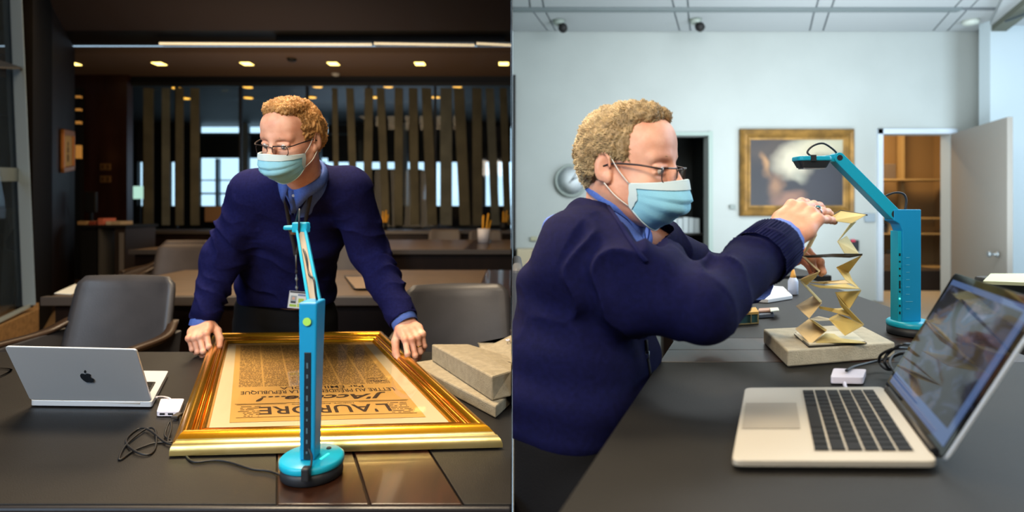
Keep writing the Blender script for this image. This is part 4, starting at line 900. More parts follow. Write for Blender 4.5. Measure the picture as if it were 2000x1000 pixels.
def blob(px, py, rx, rz, colr, soft=.6, rot=0):
    global cur
    c_ = P(px, py, YWR); mpn = nd('ShaderNodeMapping', vector_type='TEXTURE'); L.new(wob.outputs[0], mpn.inputs[0]); k_ = YWR / FP
    mpn.inputs['Location'].default_value = (c_.x + .17, 0, c_.z + .17); mpn.inputs['Scale'].default_value = (rx * k_, 1e3, rz * k_); mpn.inputs['Rotation'].default_value = (0, R(rot), 0)
    ln = nd('ShaderNodeVectorMath', operation='LENGTH'); L.new(mpn.outputs[0], ln.inputs[0])
    mr = nd('ShaderNodeMapRange'); L.new(ln.outputs['Value'], mr.inputs[0]); mr.inputs[1].default_value = 1 - soft; mr.inputs[2].default_value = 1 + soft; mr.inputs[3].default_value = 1; mr.inputs[4].default_value = 0
    m_ = nd('ShaderNodeMix', data_type='RGBA'); L.new(mr.outputs[0], m_.inputs[0]); m_.inputs[7].default_value = (*lin(colr), 1)
    if cur is None: m_.inputs[6].default_value = (*lin('#24242a'), 1)
    else: L.new(cur, m_.inputs[6])
    cur = m_.outputs[2]
blob(1500, 295, 40, 30, '#3c3430'); blob(1620, 278, 55, 22, '#8f9380', .5); blob(1595, 292, 50, 16, '#a8a088', .5, -10); blob(1548, 318, 34, 26, '#b0a893', .5); blob(1560, 345, 16, 12, '#8d8b7c', .6, 40); blob(1492, 320, 7, 20, '#a07850', .7, -15); blob(1512, 362, 12, 18, '#7d5c44', .7); blob(1540, 392, 30, 12, '#7a5848', .6); blob(1610, 360, 38, 36, '#26262e', .5); blob(1470, 370, 26, 50, '#1e1e24', .5)
L.new(cur, bs.inputs['Base Color'])
MB().bb(x0 + fw_ - .01, x1 - fw_ + .01, YWR - .03, YWR - .01, z0 + fw_ - .01, z1 - fw_ + .01).build('canvas', mp, t)

# ---------------------------------------------------------------- seminar table
m_lr = mat('black_leather_top', '#151413', .45, var=.12, vscale=9, bump=.25, bscale=380, spec=.22)
m_lr2 = mat('glancing_leather_top', '#1d1b1a', .48, var=.1, vscale=9, bump=.2, bscale=380, spec=.25)  # same leather greyed, the glancing sheen put into its colour
t = thing('seminar_table', 'long dark leather-topped table with glossy wood strip, seminar room', 'table', (.7, 1.3, ZF))
def le(Y): a, b = G(1320, 660, ZR), G(1092, 1000, ZR); return a.x + (b.x - a.x) * (Y - a.y) / (b.y - a.y)
def re_(Y): a, b = G(1682, 580, ZR), G(1968, 682, ZR); return a.x + (b.x - a.x) * (Y - a.y) / (b.y - a.y)
def band(Ya, Yb, name, m):
    return MB().prism([(le(Ya), Ya, ZR - .006), (re_(Ya), Ya, ZR - .006), (re_(Yb), Yb, ZR - .006), (le(Yb), Yb, ZR - .006)], (0, 0, .006)).build(name, m, t, bevel=.001)
Yr = lambda py: (CZ - ZR) * FP / (py - HY)
band(.30, Yr(707) - .001, 'leather_panel', m_lr); band(Yr(707) + .001, Yr(683) - .001, 'wood_panel', m_gloss_wood); band(Yr(683) + .001, Yr(660) - .001, 'wood_panel', m_gloss_wood); band(Yr(660) + .001, 2.36, 'leather_panel', m_lr2)
q = [(le(.30) + .004, .30), (re_(.30) - .004, .30), (re_(2.36) - .004, 2.355), (le(2.36) + .004, 2.355)]
MB().prism([(x, y, ZR - .05) for x, y in q], (0, 0, .0435)).build('table_core', m_wood, t)
for x, y in ((.28, .5), (1.0, .5), (.80, 2.2), (1.05, 2.2)): MB().bb(x - .035, x + .035, y - .035, y + .035, ZF, ZR - .05).build('leg', m_wood, t)
# farther table and the things on the table's far end
Y0 = Yr(566); t = thing('side_table', 'farther dark table behind the seminar table', 'table', (1.2, 3.0, ZF))
MB().bb(.85, 1.42, 2.50, 3.4, ZR - .04, ZR - .002).build('tabletop', m_lr2, t, bevel=.004)
for x in (.92, 1.35):
    for y in (2.56, 3.34): MB().bb(x - .03, x + .03, y - .03, y + .03, ZF, ZR - .04).build('leg', m_wood, t)
o = MB().bb(1.02, 1.95, 3.6, 4.6, ZF, P(0, 545, 3.6).z).build('grey_counter', mat('counter', '#8d949a', .6), bevel=.01); tag(o, 'low grey counter beyond the farther table', 'counter')
# glue bottle
c = G(1549, 575, ZR + .001); t = thing('glue_bottle', 'small white glue bottle with orange cap, left of the folded book', 'bottle', c)
MB().lathe(c, [(.012, 0), (.0165, .002), (.0165, .045), (.010, .058)], 20).build('bottle', mat('bottle_white', '#b9c4dc', .4), t)
MB().lathe(c + Vector((0, 0, .058)), [(.010, 0), (.008, .01), (.004, .028)], 16).build('cap', mat('orange_cap', '#dba04a', .5), t)
# papers and boxes
def flat(pts, z0, th, name, m, lab, cat):
    o = MB().prism([G(x, y, ZR + z0) for x, y in pts], (0, 0, th)).build(name, m, bevel=min(.002, th * .3)); return tag(o, lab, cat)
flat([(1440, 588), (1500, 592), (1548, 584), (1530, 566), (1478, 562)], .001, .012, 'paper_pile', mat('paper_w', '#c6c8cc', .8), 'loose white papers behind the teal bookends', 'papers')
flat([(1452, 580), (1482, 582), (1500, 572), (1470, 570)], .014, .006, 'orange_leaflet', mat('leaf_or', '#d0a45a', .8), 'orange leaflet lying on loose white papers', 'leaflet')
t = thing('teal_box', 'small teal glass-sided box with tan lid beyond the man\'s elbow', 'box', G(1440, 634, ZR))
bq = [G(1412, 637, ZR + .001), G(1482, 632, ZR + .001), G(1476, 622, ZR + .001), G(1408, 627, ZR + .001)]
MB().prism(bq, (0, 0, .003)).build('base', mat('tan_card', '#b29660', .7), t)
MB().prism([v + Vector((0, 0, .003)) for v in inset([bq[0], bq[1], bq[2], bq[3]], .003)], (0, 0, .021)).build('side', mat('teal_side', '#3e6466', .3), t)
for u in (.02, .30, .78, .98):
    p = bq[0].lerp(bq[1], u); MB().bb(p.x - .0015, p.x + .0015, p.y - .001, p.y + .002, ZR + .003, ZR + .025).build('corner_post', mat('cream_post', '#b8a878', .7), t)
MB().prism([v + Vector((0, 0, .0245)) for v in bq], (0, 0, .006)).build('lid', mat('lid_orange', '#c99c4c', .7), t)
flat([(1482, 622), (1512, 620), (1508, 612), (1480, 614)], .001, .010, 'grey_box', mat('gb', '#4b5260', .6), 'small dark grey box right of the teal box', 'box')
flat([(1480, 611), (1520, 609), (1518, 604), (1482, 606)], .012, .006, 'pink_card', mat('pk', '#b09080', .7), 'pinkish card on the small grey box', 'card')
flat([(1505, 610), (1522, 608), (1520, 603), (1503, 604)], .019, .004, 'white_tag', mat('wt', '#c8cdc0', .7), 'white tag at the tip of the pinkish card', 'tag')
o = MB().prism([P(1920, 552, 1.75), P(2040, 560, 1.70), P(2050, 549, 1.95), P(1935, 546, 1.95)], (0, 0, .008)).build('book_pile', mat('pale_yel', '#b9bd9a', .7)); tag(o, 'pale flat folder on far table at right frame edge', 'folder')
for v in o.data.vertices: v.co.z = P(0, 551, 1.8).z + (.010 if v.index > 3 else 0)
o = MB().bb(1.62, 2.5, 1.66, 1.98, ZF, P(0, 551, 1.8).z - .001).build('side_counter', mat('sc', '#24221f', .6), bevel=.01); tag(o, 'dark counter behind the laptop screen at right', 'counter')

# ---------------------------------------------------------------- grey foam pad + folded book
zp = .031; fq = [G(1538, 717, ZR + .001), G(1748, 699, ZR + .001), None, None]
bl = G(1491, 643, ZR + zp); fq[3] = Vector((bl.x, bl.y, ZR + .001)); fq[2] = fq[1] + (fq[3] - fq[0]) * .93
o = MB().hexa(fq, [v + Vector((0, 0, zp)) for v in fq]).build('foam_pad', mat('foam_r', '#b9b29e', .95, var=.08, vscale=60, bump=.7, bscale=350), bevel=.003); tag(o, 'flat grey foam pad under the folded book', 'foam pad')
ZP = ZR + zp + .002
m_cov = mat('cover_black', '#2a2416', .5); m_pg = mat('page_tan', '#e2ca96', .7, var=.08, vscale=20); m_ol = mat('page_olive', '#c4b06c', .65, var=.1, vscale=20); m_wp = mat('page_white', '#d5cdb4', .7)
t = thing('folded_book', 'small concertina book with tan paper folds pulled upward from its cover', 'book', G(1620, 668, ZP))
def cx(x, y): return 1480 + x / 3.03, 370 + y / 3.03
def pgp(pts, m, name='page', th=.0009):
    vs = []
    for x, y, Y in pts: px, py = cx(x, y); vs.append(P(px, py, Y))
    n = len(vs); c_ = sum(vs, Vector()) / n; nn = (vs[1] - vs[0]).cross(vs[2] - vs[0]).normalized() * th
    mb = MB(); mb.prism(vs, nn); return mb.build(name, m, t)
Nn, Fr = 1.085, 1.165
base = [G(*cx(213, 858), ZP), G(*cx(300, 936), ZP), G(*cx(646, 915), ZP), G(*cx(560, 850), ZP)]
MB().prism(base, (0, 0, .003)).build('back_cover', m_cov, t, bevel=.001)
ib = inset(base, .003); MB().prism([v + Vector((0, 0, .003)) for v in ib], (0, 0, .0025)).build('page_block', m_wp, t)
pl = [([(310, 222, Nn), (330, 218, Fr), (352, 262, Fr), (342, 288, Nn)], m_pg), ([(330, 262, Nn), (352, 268, Fr), (292, 386, Fr), (262, 395, Nn)], m_pg),
      ([(262, 395, Nn), (290, 388, Fr), (377, 471, Fr), (366, 488, Nn)], m_pg), ([(366, 488, Nn), (377, 472, Fr), (300, 508, Fr), (250, 536, Nn)], m_pg), ([(250, 536, Nn), (366, 488, Nn), (345, 520, Fr), (292, 566, Fr)], m_pg),
      ([(250, 538, Nn), (290, 566, Fr), (381, 662, Fr), (368, 668, Nn)], m_ol), ([(225, 690, Fr - .01), (325, 630, Fr), (378, 670, Nn + .02), (303, 762, Nn)], m_pg),
      ([(303, 763, Nn), (325, 770, Fr), (410, 828, Fr), (398, 838, Nn)], m_ol), ([(222, 824, Fr - .02), (303, 765, Fr), (408, 833, Nn + .02), (313, 915, Nn)], m_pg), ([(213, 850, Fr), (245, 852, Fr + .01), (345, 905, Nn + .01), (300, 925, Nn)], m_wp),
      ([(405, 182, Fr), (440, 186, Nn), (555, 202, Nn), (640, 152, Nn + .02), (492, 128, Fr)], m_ol),
      ([(552, 200, Nn), (585, 190, Fr), (505, 275, Fr), (473, 310, Nn)], m_ol), ([(473, 308, Nn), (528, 275, Fr), (552, 345, Fr), (600, 380, Nn + .03), (515, 378, Nn)], m_ol),
      ([(620, 386, Nn), (465, 460, Fr), (540, 490, Fr - .02)], m_ol), ([(465, 460, Fr), (540, 490, Fr - .02), (562, 540, Nn + .03), (612, 597, Nn), (520, 535, Nn + .03)], m_ol),
      ([(614, 597, Nn), (458, 608, Fr), (505, 672, Fr - .02), (545, 706, Nn + .02)], m_ol), ([(462, 620, Fr), (510, 680, Nn + .02), (626, 800, Nn), (560, 772, Nn + .04), (490, 690, Fr)], m_ol),
      ([(416, 765, Fr), (475, 735, Fr), (626, 802, Nn), (515, 864, Nn + .02)], m_ol), ([(400, 850, Fr), (500, 858, Fr), (640, 908, Nn), (480, 905, Nn), (345, 905, Nn)], m_ol),
      ([(262, 392, Nn), (440, 380, Nn + .01), (620, 380, Nn), (620, 388, Nn), (545, 402, Nn), (440, 398, Nn), (300, 402, Nn)], m_cov),
      ([(300, 548, Nn + .03), (420, 542, Fr), (520, 534, Fr), (560, 556, Fr - .02), (480, 552, Fr), (380, 556, Fr)], m_pg), ([(305, 562, Nn), (390, 572, Nn), (520, 560, Nn + .02), (606, 590, Nn), (470, 588, Nn), (370, 584, Nn)], m_ol),
      ([(362, 690, Fr), (450, 704, Fr), (522, 700, Fr), (600, 770, Nn + .02), (520, 745, Nn + .04), (430, 722, Fr), (366, 706, Fr)], m_ol), ([(305, 766, Nn), (360, 750, Fr), (420, 762, Fr), (425, 774, Nn + .02), (360, 776, Nn)], m_wp)]
for k, (q, m) in enumerate(pl): pgp(q, m, 'fold')
pgp([(488, 122, Fr), (643, 148, Nn + .02), (643, 156, Nn + .02), (560, 140, Fr - .02), (405, 178, Fr), (440, 148, Fr + .02)], m_cov, 'front_cover', .003)

# ---------------------------------------------------------------- document camera on the seminar table
def doccam_right():
    bc = G(1778, 668, ZR); bc = Vector((P(1778, 0, 1.33).x, 1.33, ZR))
    t = thing('document_camera', 'turquoise document camera with ruled column, arm reaching over the folded book', 'document camera', bc)
    rr = .0475
    MB().lathe(bc, [(rr - .003, .001), (rr, .003), (rr, .020)], 40).build('base', m_char, t)
    MB().lathe(bc, [(rr, .020), (rr + .001, .022), (rr + .001, .030), (rr - .003, .034), (.01, .0345)], 40).build('base_cover', m_tq, t)
    z0 = ZR + .034; z1 = P(0, 409, 1.32).z; xl, xr = P(1763, 0, 1.31).x, P(1799.5, 0, 1.31).x; xt = P(1746, 0, 1.31).x; y0, y1 = 1.31, 1.345
    pts = [(xl, z0), (xr, z0), (xr, z1), (xt, z1), (xt, z1 - .026), (xl - .006, z1 - .034), (xl, z1 - .05)]
    MB().prism([(x, y0, z) for x, z in pts], (0, y1 - y0, 0)).build('column', m_tqb, t, bevel=.002)
    MB().bb(xl - .008, xl + .0005, y0 + .004, y1 - .004, z0, z1 - .05).build('column_side', m_tq, t, bevel=.001)
    for k in range(8):
        z = z0 + .03 + k * .017; MB().box((xl + .012 + (.003 if k == 1 else 0), y0 - .0004, z), (.008 if k != 1 else .016, .0008, .0012)).build('ruling_mark', mat('rule_white', '#5fb4d4', .5), t)
    for k, h_ in enumerate((.006, .004, .004, .004, .018, .004, .004, .004, .006)):
        z = z0 + .02 + k * .0165 + (.004 if k > 4 else 0); MB().box((xl - .0045, y0 + .0035, z), (.003, .002, h_)).build('button', m_slot if k != 2 else mat('led', '#60ffe0', .4, emit=1), t)
    pv = P(1742, 418, 1.325); ph = P(1634, 309, 1.325); d_ = (ph - pv); n_ = Vector((-d_.z, 0, d_.x)).normalized()
    def bar(a, b, r0, r1, ya, yb, name, m):
        a = Vector((a.x, 0, a.z)); b = Vector((b.x, 0, b.z)); d = (b - a).normalized(); an = math.atan2(d.z, d.x)
        o2 = [(a.x + r0 * math.cos(an + math.pi / 2 + math.pi * k / 8), a.z + r0 * math.sin(an + math.pi / 2 + math.pi * k / 8)) for k in range(9)] + [(b.x + r1 * math.cos(an - math.pi / 2 + math.pi * k / 8), b.z + r1 * math.sin(an - math.pi / 2 + math.pi * k / 8)) for k in range(9)]
        return MB().prism([(x, ya, z) for x, z in o2], (0, yb - ya, 0)).build(name, m, t, bevel=.0012)
    bar(pv, ph, .0135, .0125, 1.312, 1.338, 'arm', m_tq)
    hx = P(1592, 311, 1.325); bar(ph, hx, .009, .006, 1.316, 1.334, 'wrist_arm', m_tq)
    for c_, r_ in ((pv, .0095), (ph, .0065)): MB().lathe((c_.x, 1.3125, c_.z), [(r_, 0), (r_, .0015)], 24, ax=(0, -1, 0)).build('pivot_cap', m_char, t)
    hc = P(1585, 316, 1.315); MB().prism([(hc.x + x, hc.y + y, hc.z + .001) for x, y in rrect(.078, .046, .012)], (0, 0, .011)).build('camera_head', m_tq, t, bevel=.003)
    mb = MB(); a_ = [(hc.x + x, hc.y + y, hc.z + .001) for x, y in rrect(.074, .042, .011)]; b_ = [(hc.x + x, hc.y + y, hc.z - .014) for x, y in rrect(.060, .032, .009)]; mb.grid([b_, a_], False, True); n_v = len(a_); mb.f.append(list(range(n_v))[::-1]); mb.f.append(list(range(n_v, 2 * n_v))); mb.sm += [False, False]; mb.build('lens_housing', m_char, t)
    MB().box((hc.x, hc.y, hc.z - .0155), (.05, .026, .003)).build('lens_plate', mat('lens_grey', '#9a9aa0', .3), t, bevel=.001)
    MB().box((hc.x - .008, hc.y - .0235, hc.z + .007), (.012, .003, .014)).build('cable_clip', m_char, t)
    MB().tube(smooth_path([Vector((hc.x - .009, hc.y - .018, hc.z + .010)), P(1577, 297, 1.31), P(1588, 285, 1.31), P(1607, 280, 1.315), P(1625, 290, 1.32), P(1638, 303, 1.325), P(1648, 315, 1.335)], 6), .0023, 8).build('wire', m_char, t)
    MB().tube(smooth_path([P(1722, 386, 1.335), P(1745, 377, 1.33), P(1763, 378, 1.33), P(1770, 390, 1.33), P(1768, 410, 1.33)], 6), .0024, 8).build('wire', m_char, t)
doccam_right()

# adapter and coiled cable
t = thing('usb_adapter', 'white cable adapter lying behind the open laptop, near grey foam pad', 'adapter', G(1656, 745, ZR))
aq = [G(1622, 749, ZR + .002), G(1686, 750, ZR + .002), G(1692, 733, ZR + .002), G(1628, 731, ZR + .002)]
slab(aq, .011, 'case', m_wpl, t, .003, .006)
MB().tube(smooth_path([G(1650, 748, ZR + .006), G(1650, 753, ZR + .005), G(1654, 760, ZR + .005), G(1656, 766, ZR + .006)], 5), .0028, 8).build('lead', m_wpl, t)
t = thing('coiled_cable', 'black cable coiled between foam pad and laptop screen', 'cable', G(1730, 715, ZR))
cp = [(1653, 724, .008), (1668, 716, .006), (1700, 708, .004), (1735, 700, .01), (1765, 690, .03), (1790, 700, .02), (1770, 715, .004), (1735, 722, .003), (1718, 708, .012), (1722, 692, .03), (1752, 680, .04), (1785, 686, .03), (1780, 706, .01), (1745, 722, .004), (1728, 708, .02), (1735, 690, .035), (1765, 672, .045), (1795, 680, .03), (1790, 705, .01), (1752, 726, .004), (1738, 712, .012), (1745, 694, .02), (1775, 686, .02), (1810, 690, .01)]
MB().tube(smooth_path([P(x, y + 0, (CZ - ZR - z) * FP / (max(y, 690) - HY + 12)) for x, y, z in cp], 7), .0024, 8).build('cord', m_rub, t)
for v in [v for o in t.children for v in o.data.vertices]: v.co.z = max(v.co.z, ZR + .0005)

# ---------------------------------------------------------------- laptop on the seminar table
t = thing('laptop', 'open laptop turned sideways with glossy dark screen, nearest at lower right', 'laptop', G(1640, 850, ZR))
zl = .004; A0, A1, A2, A3 = G(1429, 912, ZR + zl), G(1833, 914, ZR + zl), G(1724, 764, ZR + zl), G(1455, 766, ZR + zl)
slab([A0, A1, A2, A3], .0075, 'base', m_alu2, t, .0022, .012)
for s_, e_ in ((.1, .2), (.8, .9)):
    pass
tz = Vector((0, 0, .0080))
B0, B1, B2, B3 = [v + tz for v in (A0, A1, A2, A3)]
def lr(u, v):    # u along the keyboard rows (0 = near end), v from hinge (0) towards the user (1)
    near = B1.lerp(B0, v); far_ = B2.lerp(B3, v); return near.lerp(far_, u)
MB().prism([lr(.10, .08), lr(.93, .08), lr(.93, .60), lr(.10, .60)], (0, 0, .0001)).build('keyboard_well', m_alu2, t)
keys(lr, t, Vector((0, 0, .0002)), u0=.10, u1=.93, v0=.09, v1=.60)
MB().prism([lr(.35, .645), lr(.72, .645), lr(.72, .975), lr(.35, .975)], (0, 0, .0003)).build('trackpad', mat('trackpad', '#857f74', .4), t)
hN, hF = A1 + Vector((.004, 0, .008)), A2 + Vector((.004, 0, .008))
hd = (hF - hN).normalized(); out = Vector((hd.y, -hd.x, 0)).normalized()
if out.x < 0: out = -out
upv = (out * .092 + Vector((0, 0, .186)))
MB().tube([hN.lerp(hF, .08), hN.lerp(hF, .92)], .006, 10).build('hinge', m_rub, t)
lq = [hN, hF, hF + upv, hN + upv]; nl = upv.cross(hd).normalized()
if nl.x > 0: nl = -nl    # faces the user (towards -X)
slab(lq, .005, 'lid', m_alu, t, .0015, .010, -nl)
slab([lq[0] + nl * .0004, lq[1] + nl * .0004, lq[2] + nl * .0004, lq[3] + nl * .0004], .0008, 'bezel', mat('bezel_black', '#0a0a0c', .08, coat=.3), t, .0003, .010, nl)
def sc(u, v): return hN.lerp(hF, u) + upv * v + nl * .0016
ms = bpy.data.materials.new('screen_image'); ms.use_nodes = True; nt = ms.node_tree; N = nt.nodes; L = nt.links; bs = N['Principled BSDF']
uvn = nd('ShaderNodeUVMap'); n1 = nd('ShaderNodeTexNoise'); n1.inputs['Scale'].default_value = 3.6; n1.inputs['Detail'].default_value = 4; n1.inputs['Distortion'].default_value = 1.2; L.new(uvn.outputs[0], n1.inputs[0])
r1 = nd('ShaderNodeValToRGB'); L.new(n1.outputs[0], r1.inputs[0]); er = r1.color_ramp; er.elements[0].position = .40; er.elements[0].color = (*lin('#10131c'), 1); er.elements[1].position = .70; er.elements[1].color = (*lin('#7e86a4'), 1)
for p_, c_ in ((.46, '#1a2030'), (.52, '#43506c'), (.57, '#55505c'), (.62, '#2c5478')): e = er.elements.new(p_); e.color = (*lin(c_), 1)
s2 = nd('ShaderNodeSeparateXYZ'); L.new(uvn.outputs[0], s2.inputs[0])
bar_ = mth('LESS_THAN', s2.outputs[1], .10); top_ = mth('GREATER_THAN', s2.outputs[1], .955); nb = mth('LESS_THAN', s2.outputs[0], .06)
m1 = nd('ShaderNodeMix', data_type='RGBA'); L.new(mth('MINIMUM', mth('ADD', mth('ADD', bar_, top_), nb), 1), m1.inputs[0]); L.new(r1.outputs[0], m1.inputs[6]); m1.inputs[7].default_value = (*lin('#5c7ab0'), 1)
bs.inputs['Base Color'].default_value = (.01, .01, .012, 1); bs.inputs['Roughness'].default_value = .06; L.new(m1.outputs[2], bs.inputs['Emission Color']); bs.inputs['Emission Strength'].default_value = .55
mb = MB(); mb.add([sc(.04, .06), sc(.96, .06), sc(.96, .95), sc(.04, .95)], [(0, 1, 2, 3)]); o = mb.build('screen', ms, t); uvl = o.data.uv_layers.new(name='UVMap')
for lp in o.data.loops: uvl.data[lp.index].uv = ((0, 0), (1, 0), (1, 1), (0, 1))[lp.vertex_index]

# ================================================================ PEOPLE
m_skin = mat('skin', '#d29276', .5, col2='#e6b096', vscale=22, bump=.12, bscale=260, sss=.08)
m_skin_r = mat('skin_lips', '#b8705a', .5)
m_hair = mat('hair', '#8f6a3c', .55, col2='#c39a5e', vscale=55)
m_strand = mat('hair_strand', '#b98a4c', .45, col2='#dcb87c', vscale=40)
m_knit = mat('navy_knit', '#11123d', .85, col2='#161848', vscale=120, bump=.5, bscale=900, spec=.12)
m_rib = mat('navy_rib', '#0d103a', .85, bump=.5, bscale=700, spec=.12)
m_shirt = mat('blue_shirt', '#4a68b8', .7, col2='#5573c4', vscale=200)
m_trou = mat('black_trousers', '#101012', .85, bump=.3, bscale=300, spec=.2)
m_mask = mat('mask_blue', '#8ecbe0', .8, bump=.25, bscale=500); m_maskw = mat('mask_white', '#c8dadc', .8)
m_loop = mat('ear_loop', '#d8d4cc', .8)
m_rim = mat('spectacle_rim', '#3a2f2e', .3, metal=.5); m_eye = mat('eye_white', '#cfc6be', .25); m_iris = mat('iris', '#39556a', .2)
m_lan = mat('lanyard_black', '#2b2b30', .8)
def basis(fwd, roll=0):
    f = Vector(fwd).normalized(); r = f.cross(Vector((0, 0, 1))).normalized(); u = r.cross(f)
    q = Matrix.Rotation(R(roll), 3, f); r = q @ r; u = q @ u
    return Matrix((r, f, u)).transposed()
class Frame:
    def __init__(s, c, M, k=1.0): s.c, s.M, s.k = Vector(c), M, k; s.n = np.array(M, 'f4')
    def __call__(s, x, y, z): return s.c + s.M @ (Vector((x, y, z)) * s.k)
    def e(s, c, rad, k=.01, op='+', rot=None):
        n = s.n if rot is None else np.array(s.M @ rot, 'f4'); return ell(s(*c), [r * s.k for r in rad], n, k, op)
    def c_(s, a, b, ra, rb, k=.01, op='+'): return cap(s(*a), s(*b), ra * s.k, rb * s.k, k, op)
def head_prims(F, neck):
    pr = [F.e((0, -.012, .036), (.0765, .098, .086), .01), F.e((0, .028, -.035), (.062, .068, .082), .04), F.e((0, .055, -.088), (.034, .036, .030), .04),
          F.e((0, .060, .050), (.056, .036, .048), .03)]
    for s in (-1, 1):
        pr += [F.e((s * .036, .060, -.036), (.026, .028, .028), .025), F.c_((s * .050, .0, -.055), (s * .025, .07, -.098), .018, .016, .03),
               F.c_((s * .012, .090, .022), (s * .045, .078, .020), .010, .009, .014)]
    for s in (-1, 1): pr.append(F.e((s * .032, .098, -.002), (.019, .014, .012), .014, '-'))
    for s in (-1, 1):
        pr += [F.e((s * .032, .0815, -.002), (.0145, .0125, .0125), .004), F.c_((s * .018, .0920, .0035), (s * .046, .0865, .0015), .0055, .005, .004), F.c_((s * .018, .0915, -.010), (s * .045, .085, -.010), .003, .003, .004)]
    pr += [F.c_((0, .094, .010), (0, .117, -.030), .0085, .012, .012), F.e((0, .116, -.034), (.0125, .011, .0095), .008)]
    for s in (-1, 1): pr += [F.e((s * .0125, .107, -.038), (.008, .010, .007), .006), F.e((s * .006, .112, -.045), (.004, .004, .004), .003, '-')]
    pr += [F.c_((-.018, .098, -.067), (.018, .098, -.067), .006, .006, .01), F.c_((-.015, .098, -.077), (.015, .098, -.077), .0065, .0065, .01)]
    for s in (-1, 1):    # ears
        rot = Matrix.Rotation(s * R(22), 3, 'Z') @ Matrix.Rotation(R(-8), 3, 'X')
        pr += [F.e((s * .080, -.012, -.005), (.0065, .019, .031), .006, '+', rot), F.e((s * .079, -.002, -.028), (.006, .009, .012), .006)]
        pr += [F.e((s * .0865, -.008, -.003), (.004, .010, .018), .003, '-', rot)]
        a0 = None
        for k in range(8):
            an = R(-70 + k * 36); p = (s * (.083 + .002 * math.sin(an)), -.013 - .016 * math.cos(an) * (1 if 1 else 0), -.003 + .028 * math.sin(an))
            if a0 and k < 8: pr.append(F.c_(a0, p, .0032, .0032, .003))
            a0 = p
    pr += [cap(F(0, -.030, -.050), neck, .058 * F.k, .062 * F.k, .03), cap(F(0, .02, -.08), Vector(neck) + F.M @ Vector((0, .015, 0)), .030, .035, .03)]
    return pr
def hair_build(F, par, seed, density=5200, front=0.0, mh=None, ms_=None):
    rs = np.random.RandomState(seed)
    pr = [F.e((0, -.020, .042), (.083, .103, .088), .01), F.e((0, -.062, -.008), (.070, .050, .062), .03)]
    for s in (-1, 1): pr += [F.e((s * .062, -.030, .022), (.024, .050, .046), .03), F.c_((s * .068, .024, .030), (s * .073, .020, -.006), .009, .005, .012)]
    pr += [F.c_((-.036, .058, .098), (.036, .058, .098), .012, .012, .02), F.e((0, .02, .106), (.062, .055, .028), .02)]
    pr += [F.e((0, .108, .036 + front), (.066, .062, .067), .012, '-'), F.e((0, .105, -.03), (.09, .07, .08), .01, '-')]
    for s in (-1, 1): pr += [F.e((s * .088, .020, -.030), (.034, .040, .040), .01, '-'), F.e((s * .096, -.010, -.012), (.024, .027, .037), .004, '-'), F.e((s * .055, .075, .062 + front), (.026, .036, .03), .01, '-')]
    v, q = sdf_mesh(pr, .0028); n = normals(v, q); loc = (v - A(F.c)) @ F.n
    wv = noise3(loc * 22 + seed); d = .009 * (.35 - np.abs(noise3(loc * np.array([60, 60, 34], 'f4') + wv[:, None] * 1.5))) + .005 * (.3 - np.abs(noise3(loc * 110 + 7))) + .002 * noise3(loc * 260)
    v2 = v + n * (d[:, None] * 1.5 - .003); np_obj('hair', [(v2, q)], mh or m_hair, par)
    # curls
    N_ = density; idx = rs.randint(0, len(v2), N_); r = v2[idx]; nn = n[idx]; lc = loc[idx]
    keep = (lc[:, 2] > -.075); r, nn, lc = r[keep], nn[keep], lc[keep]; N_ = len(r)
    h_ = noise3(lc * 40 + 9)[:, None]; h2 = noise3(lc * 40 + 31)[:, None]; h3 = noise3(lc * 40 - 17)[:, None]
    t = np.cross(nn, np.concatenate([h_, h2, h3], 1) + rs.normal(size=(N_, 3)) * .10 + np.array([[.1, .1, .6]])); t /= np.linalg.norm(t, axis=1)[:, None] + 1e-6; b = np.cross(nn, t)
    K = 7; L_ = (.011 + .012 * (noise3(lc * 30 + 3) + .3)).clip(.006, .026)[:, None] * rs.uniform(.7, 1.25, N_)[:, None]; L_ = L_ * rs.choice([1.0, 1.6, 2.6], N_, p=[.80, .15, .05])[:, None]; rad = rs.uniform(.005, .011, N_)[:, None]; tw = rs.uniform(1.2, 2.8, N_)[:, None]
    path = []
    for k in range(K):
        s_ = k / (K - 1); th = tw * s_; path.append(r + nn * (L_ * math.sin(s_ * 1.9) - .002) + t * (rad * np.sin(th) + .006 * s_) + b * (rad * (1 - np.cos(th))))
    wdt = .00050; V = []; 
    for k in range(K):
        w_ = wdt * (1 - .75 * k / (K - 1)); d_ = path[min(k + 1, K - 1)] - path[max(k - 1, 0)]; d_ /= np.linalg.norm(d_, axis=1)[:, None] + 1e-9
        a_ = np.cross(d_, nn + .01); a_ /= np.linalg.norm(a_, axis=1)[:, None] + 1e-9; c_ = np.cross(d_, a_)
        V.append(np.stack([path[k] + a_ * w_, path[k] - a_ * .5 * w_ + c_ * .87 * w_, path[k] - a_ * .5 * w_ - c_ * .87 * w_], 1))
    V = np.stack(V, 1)  # N,K,3,3
    base = (np.arange(N_) * K * 3)[:, None]; Q = []
    for k in range(K - 1):
        for j in range(3): Q.append(np.stack([base[:, 0] + k * 3 + j, base[:, 0] + k * 3 + (j + 1) % 3, base[:, 0] + (k + 1) * 3 + (j + 1) % 3, base[:, 0] + (k + 1) * 3 + j], 1))
    o = np_obj('hair_curls', [(V.reshape(-1, 3), np.concatenate(Q))], ms_ or m_strand, par); o['kind'] = 'stuff'
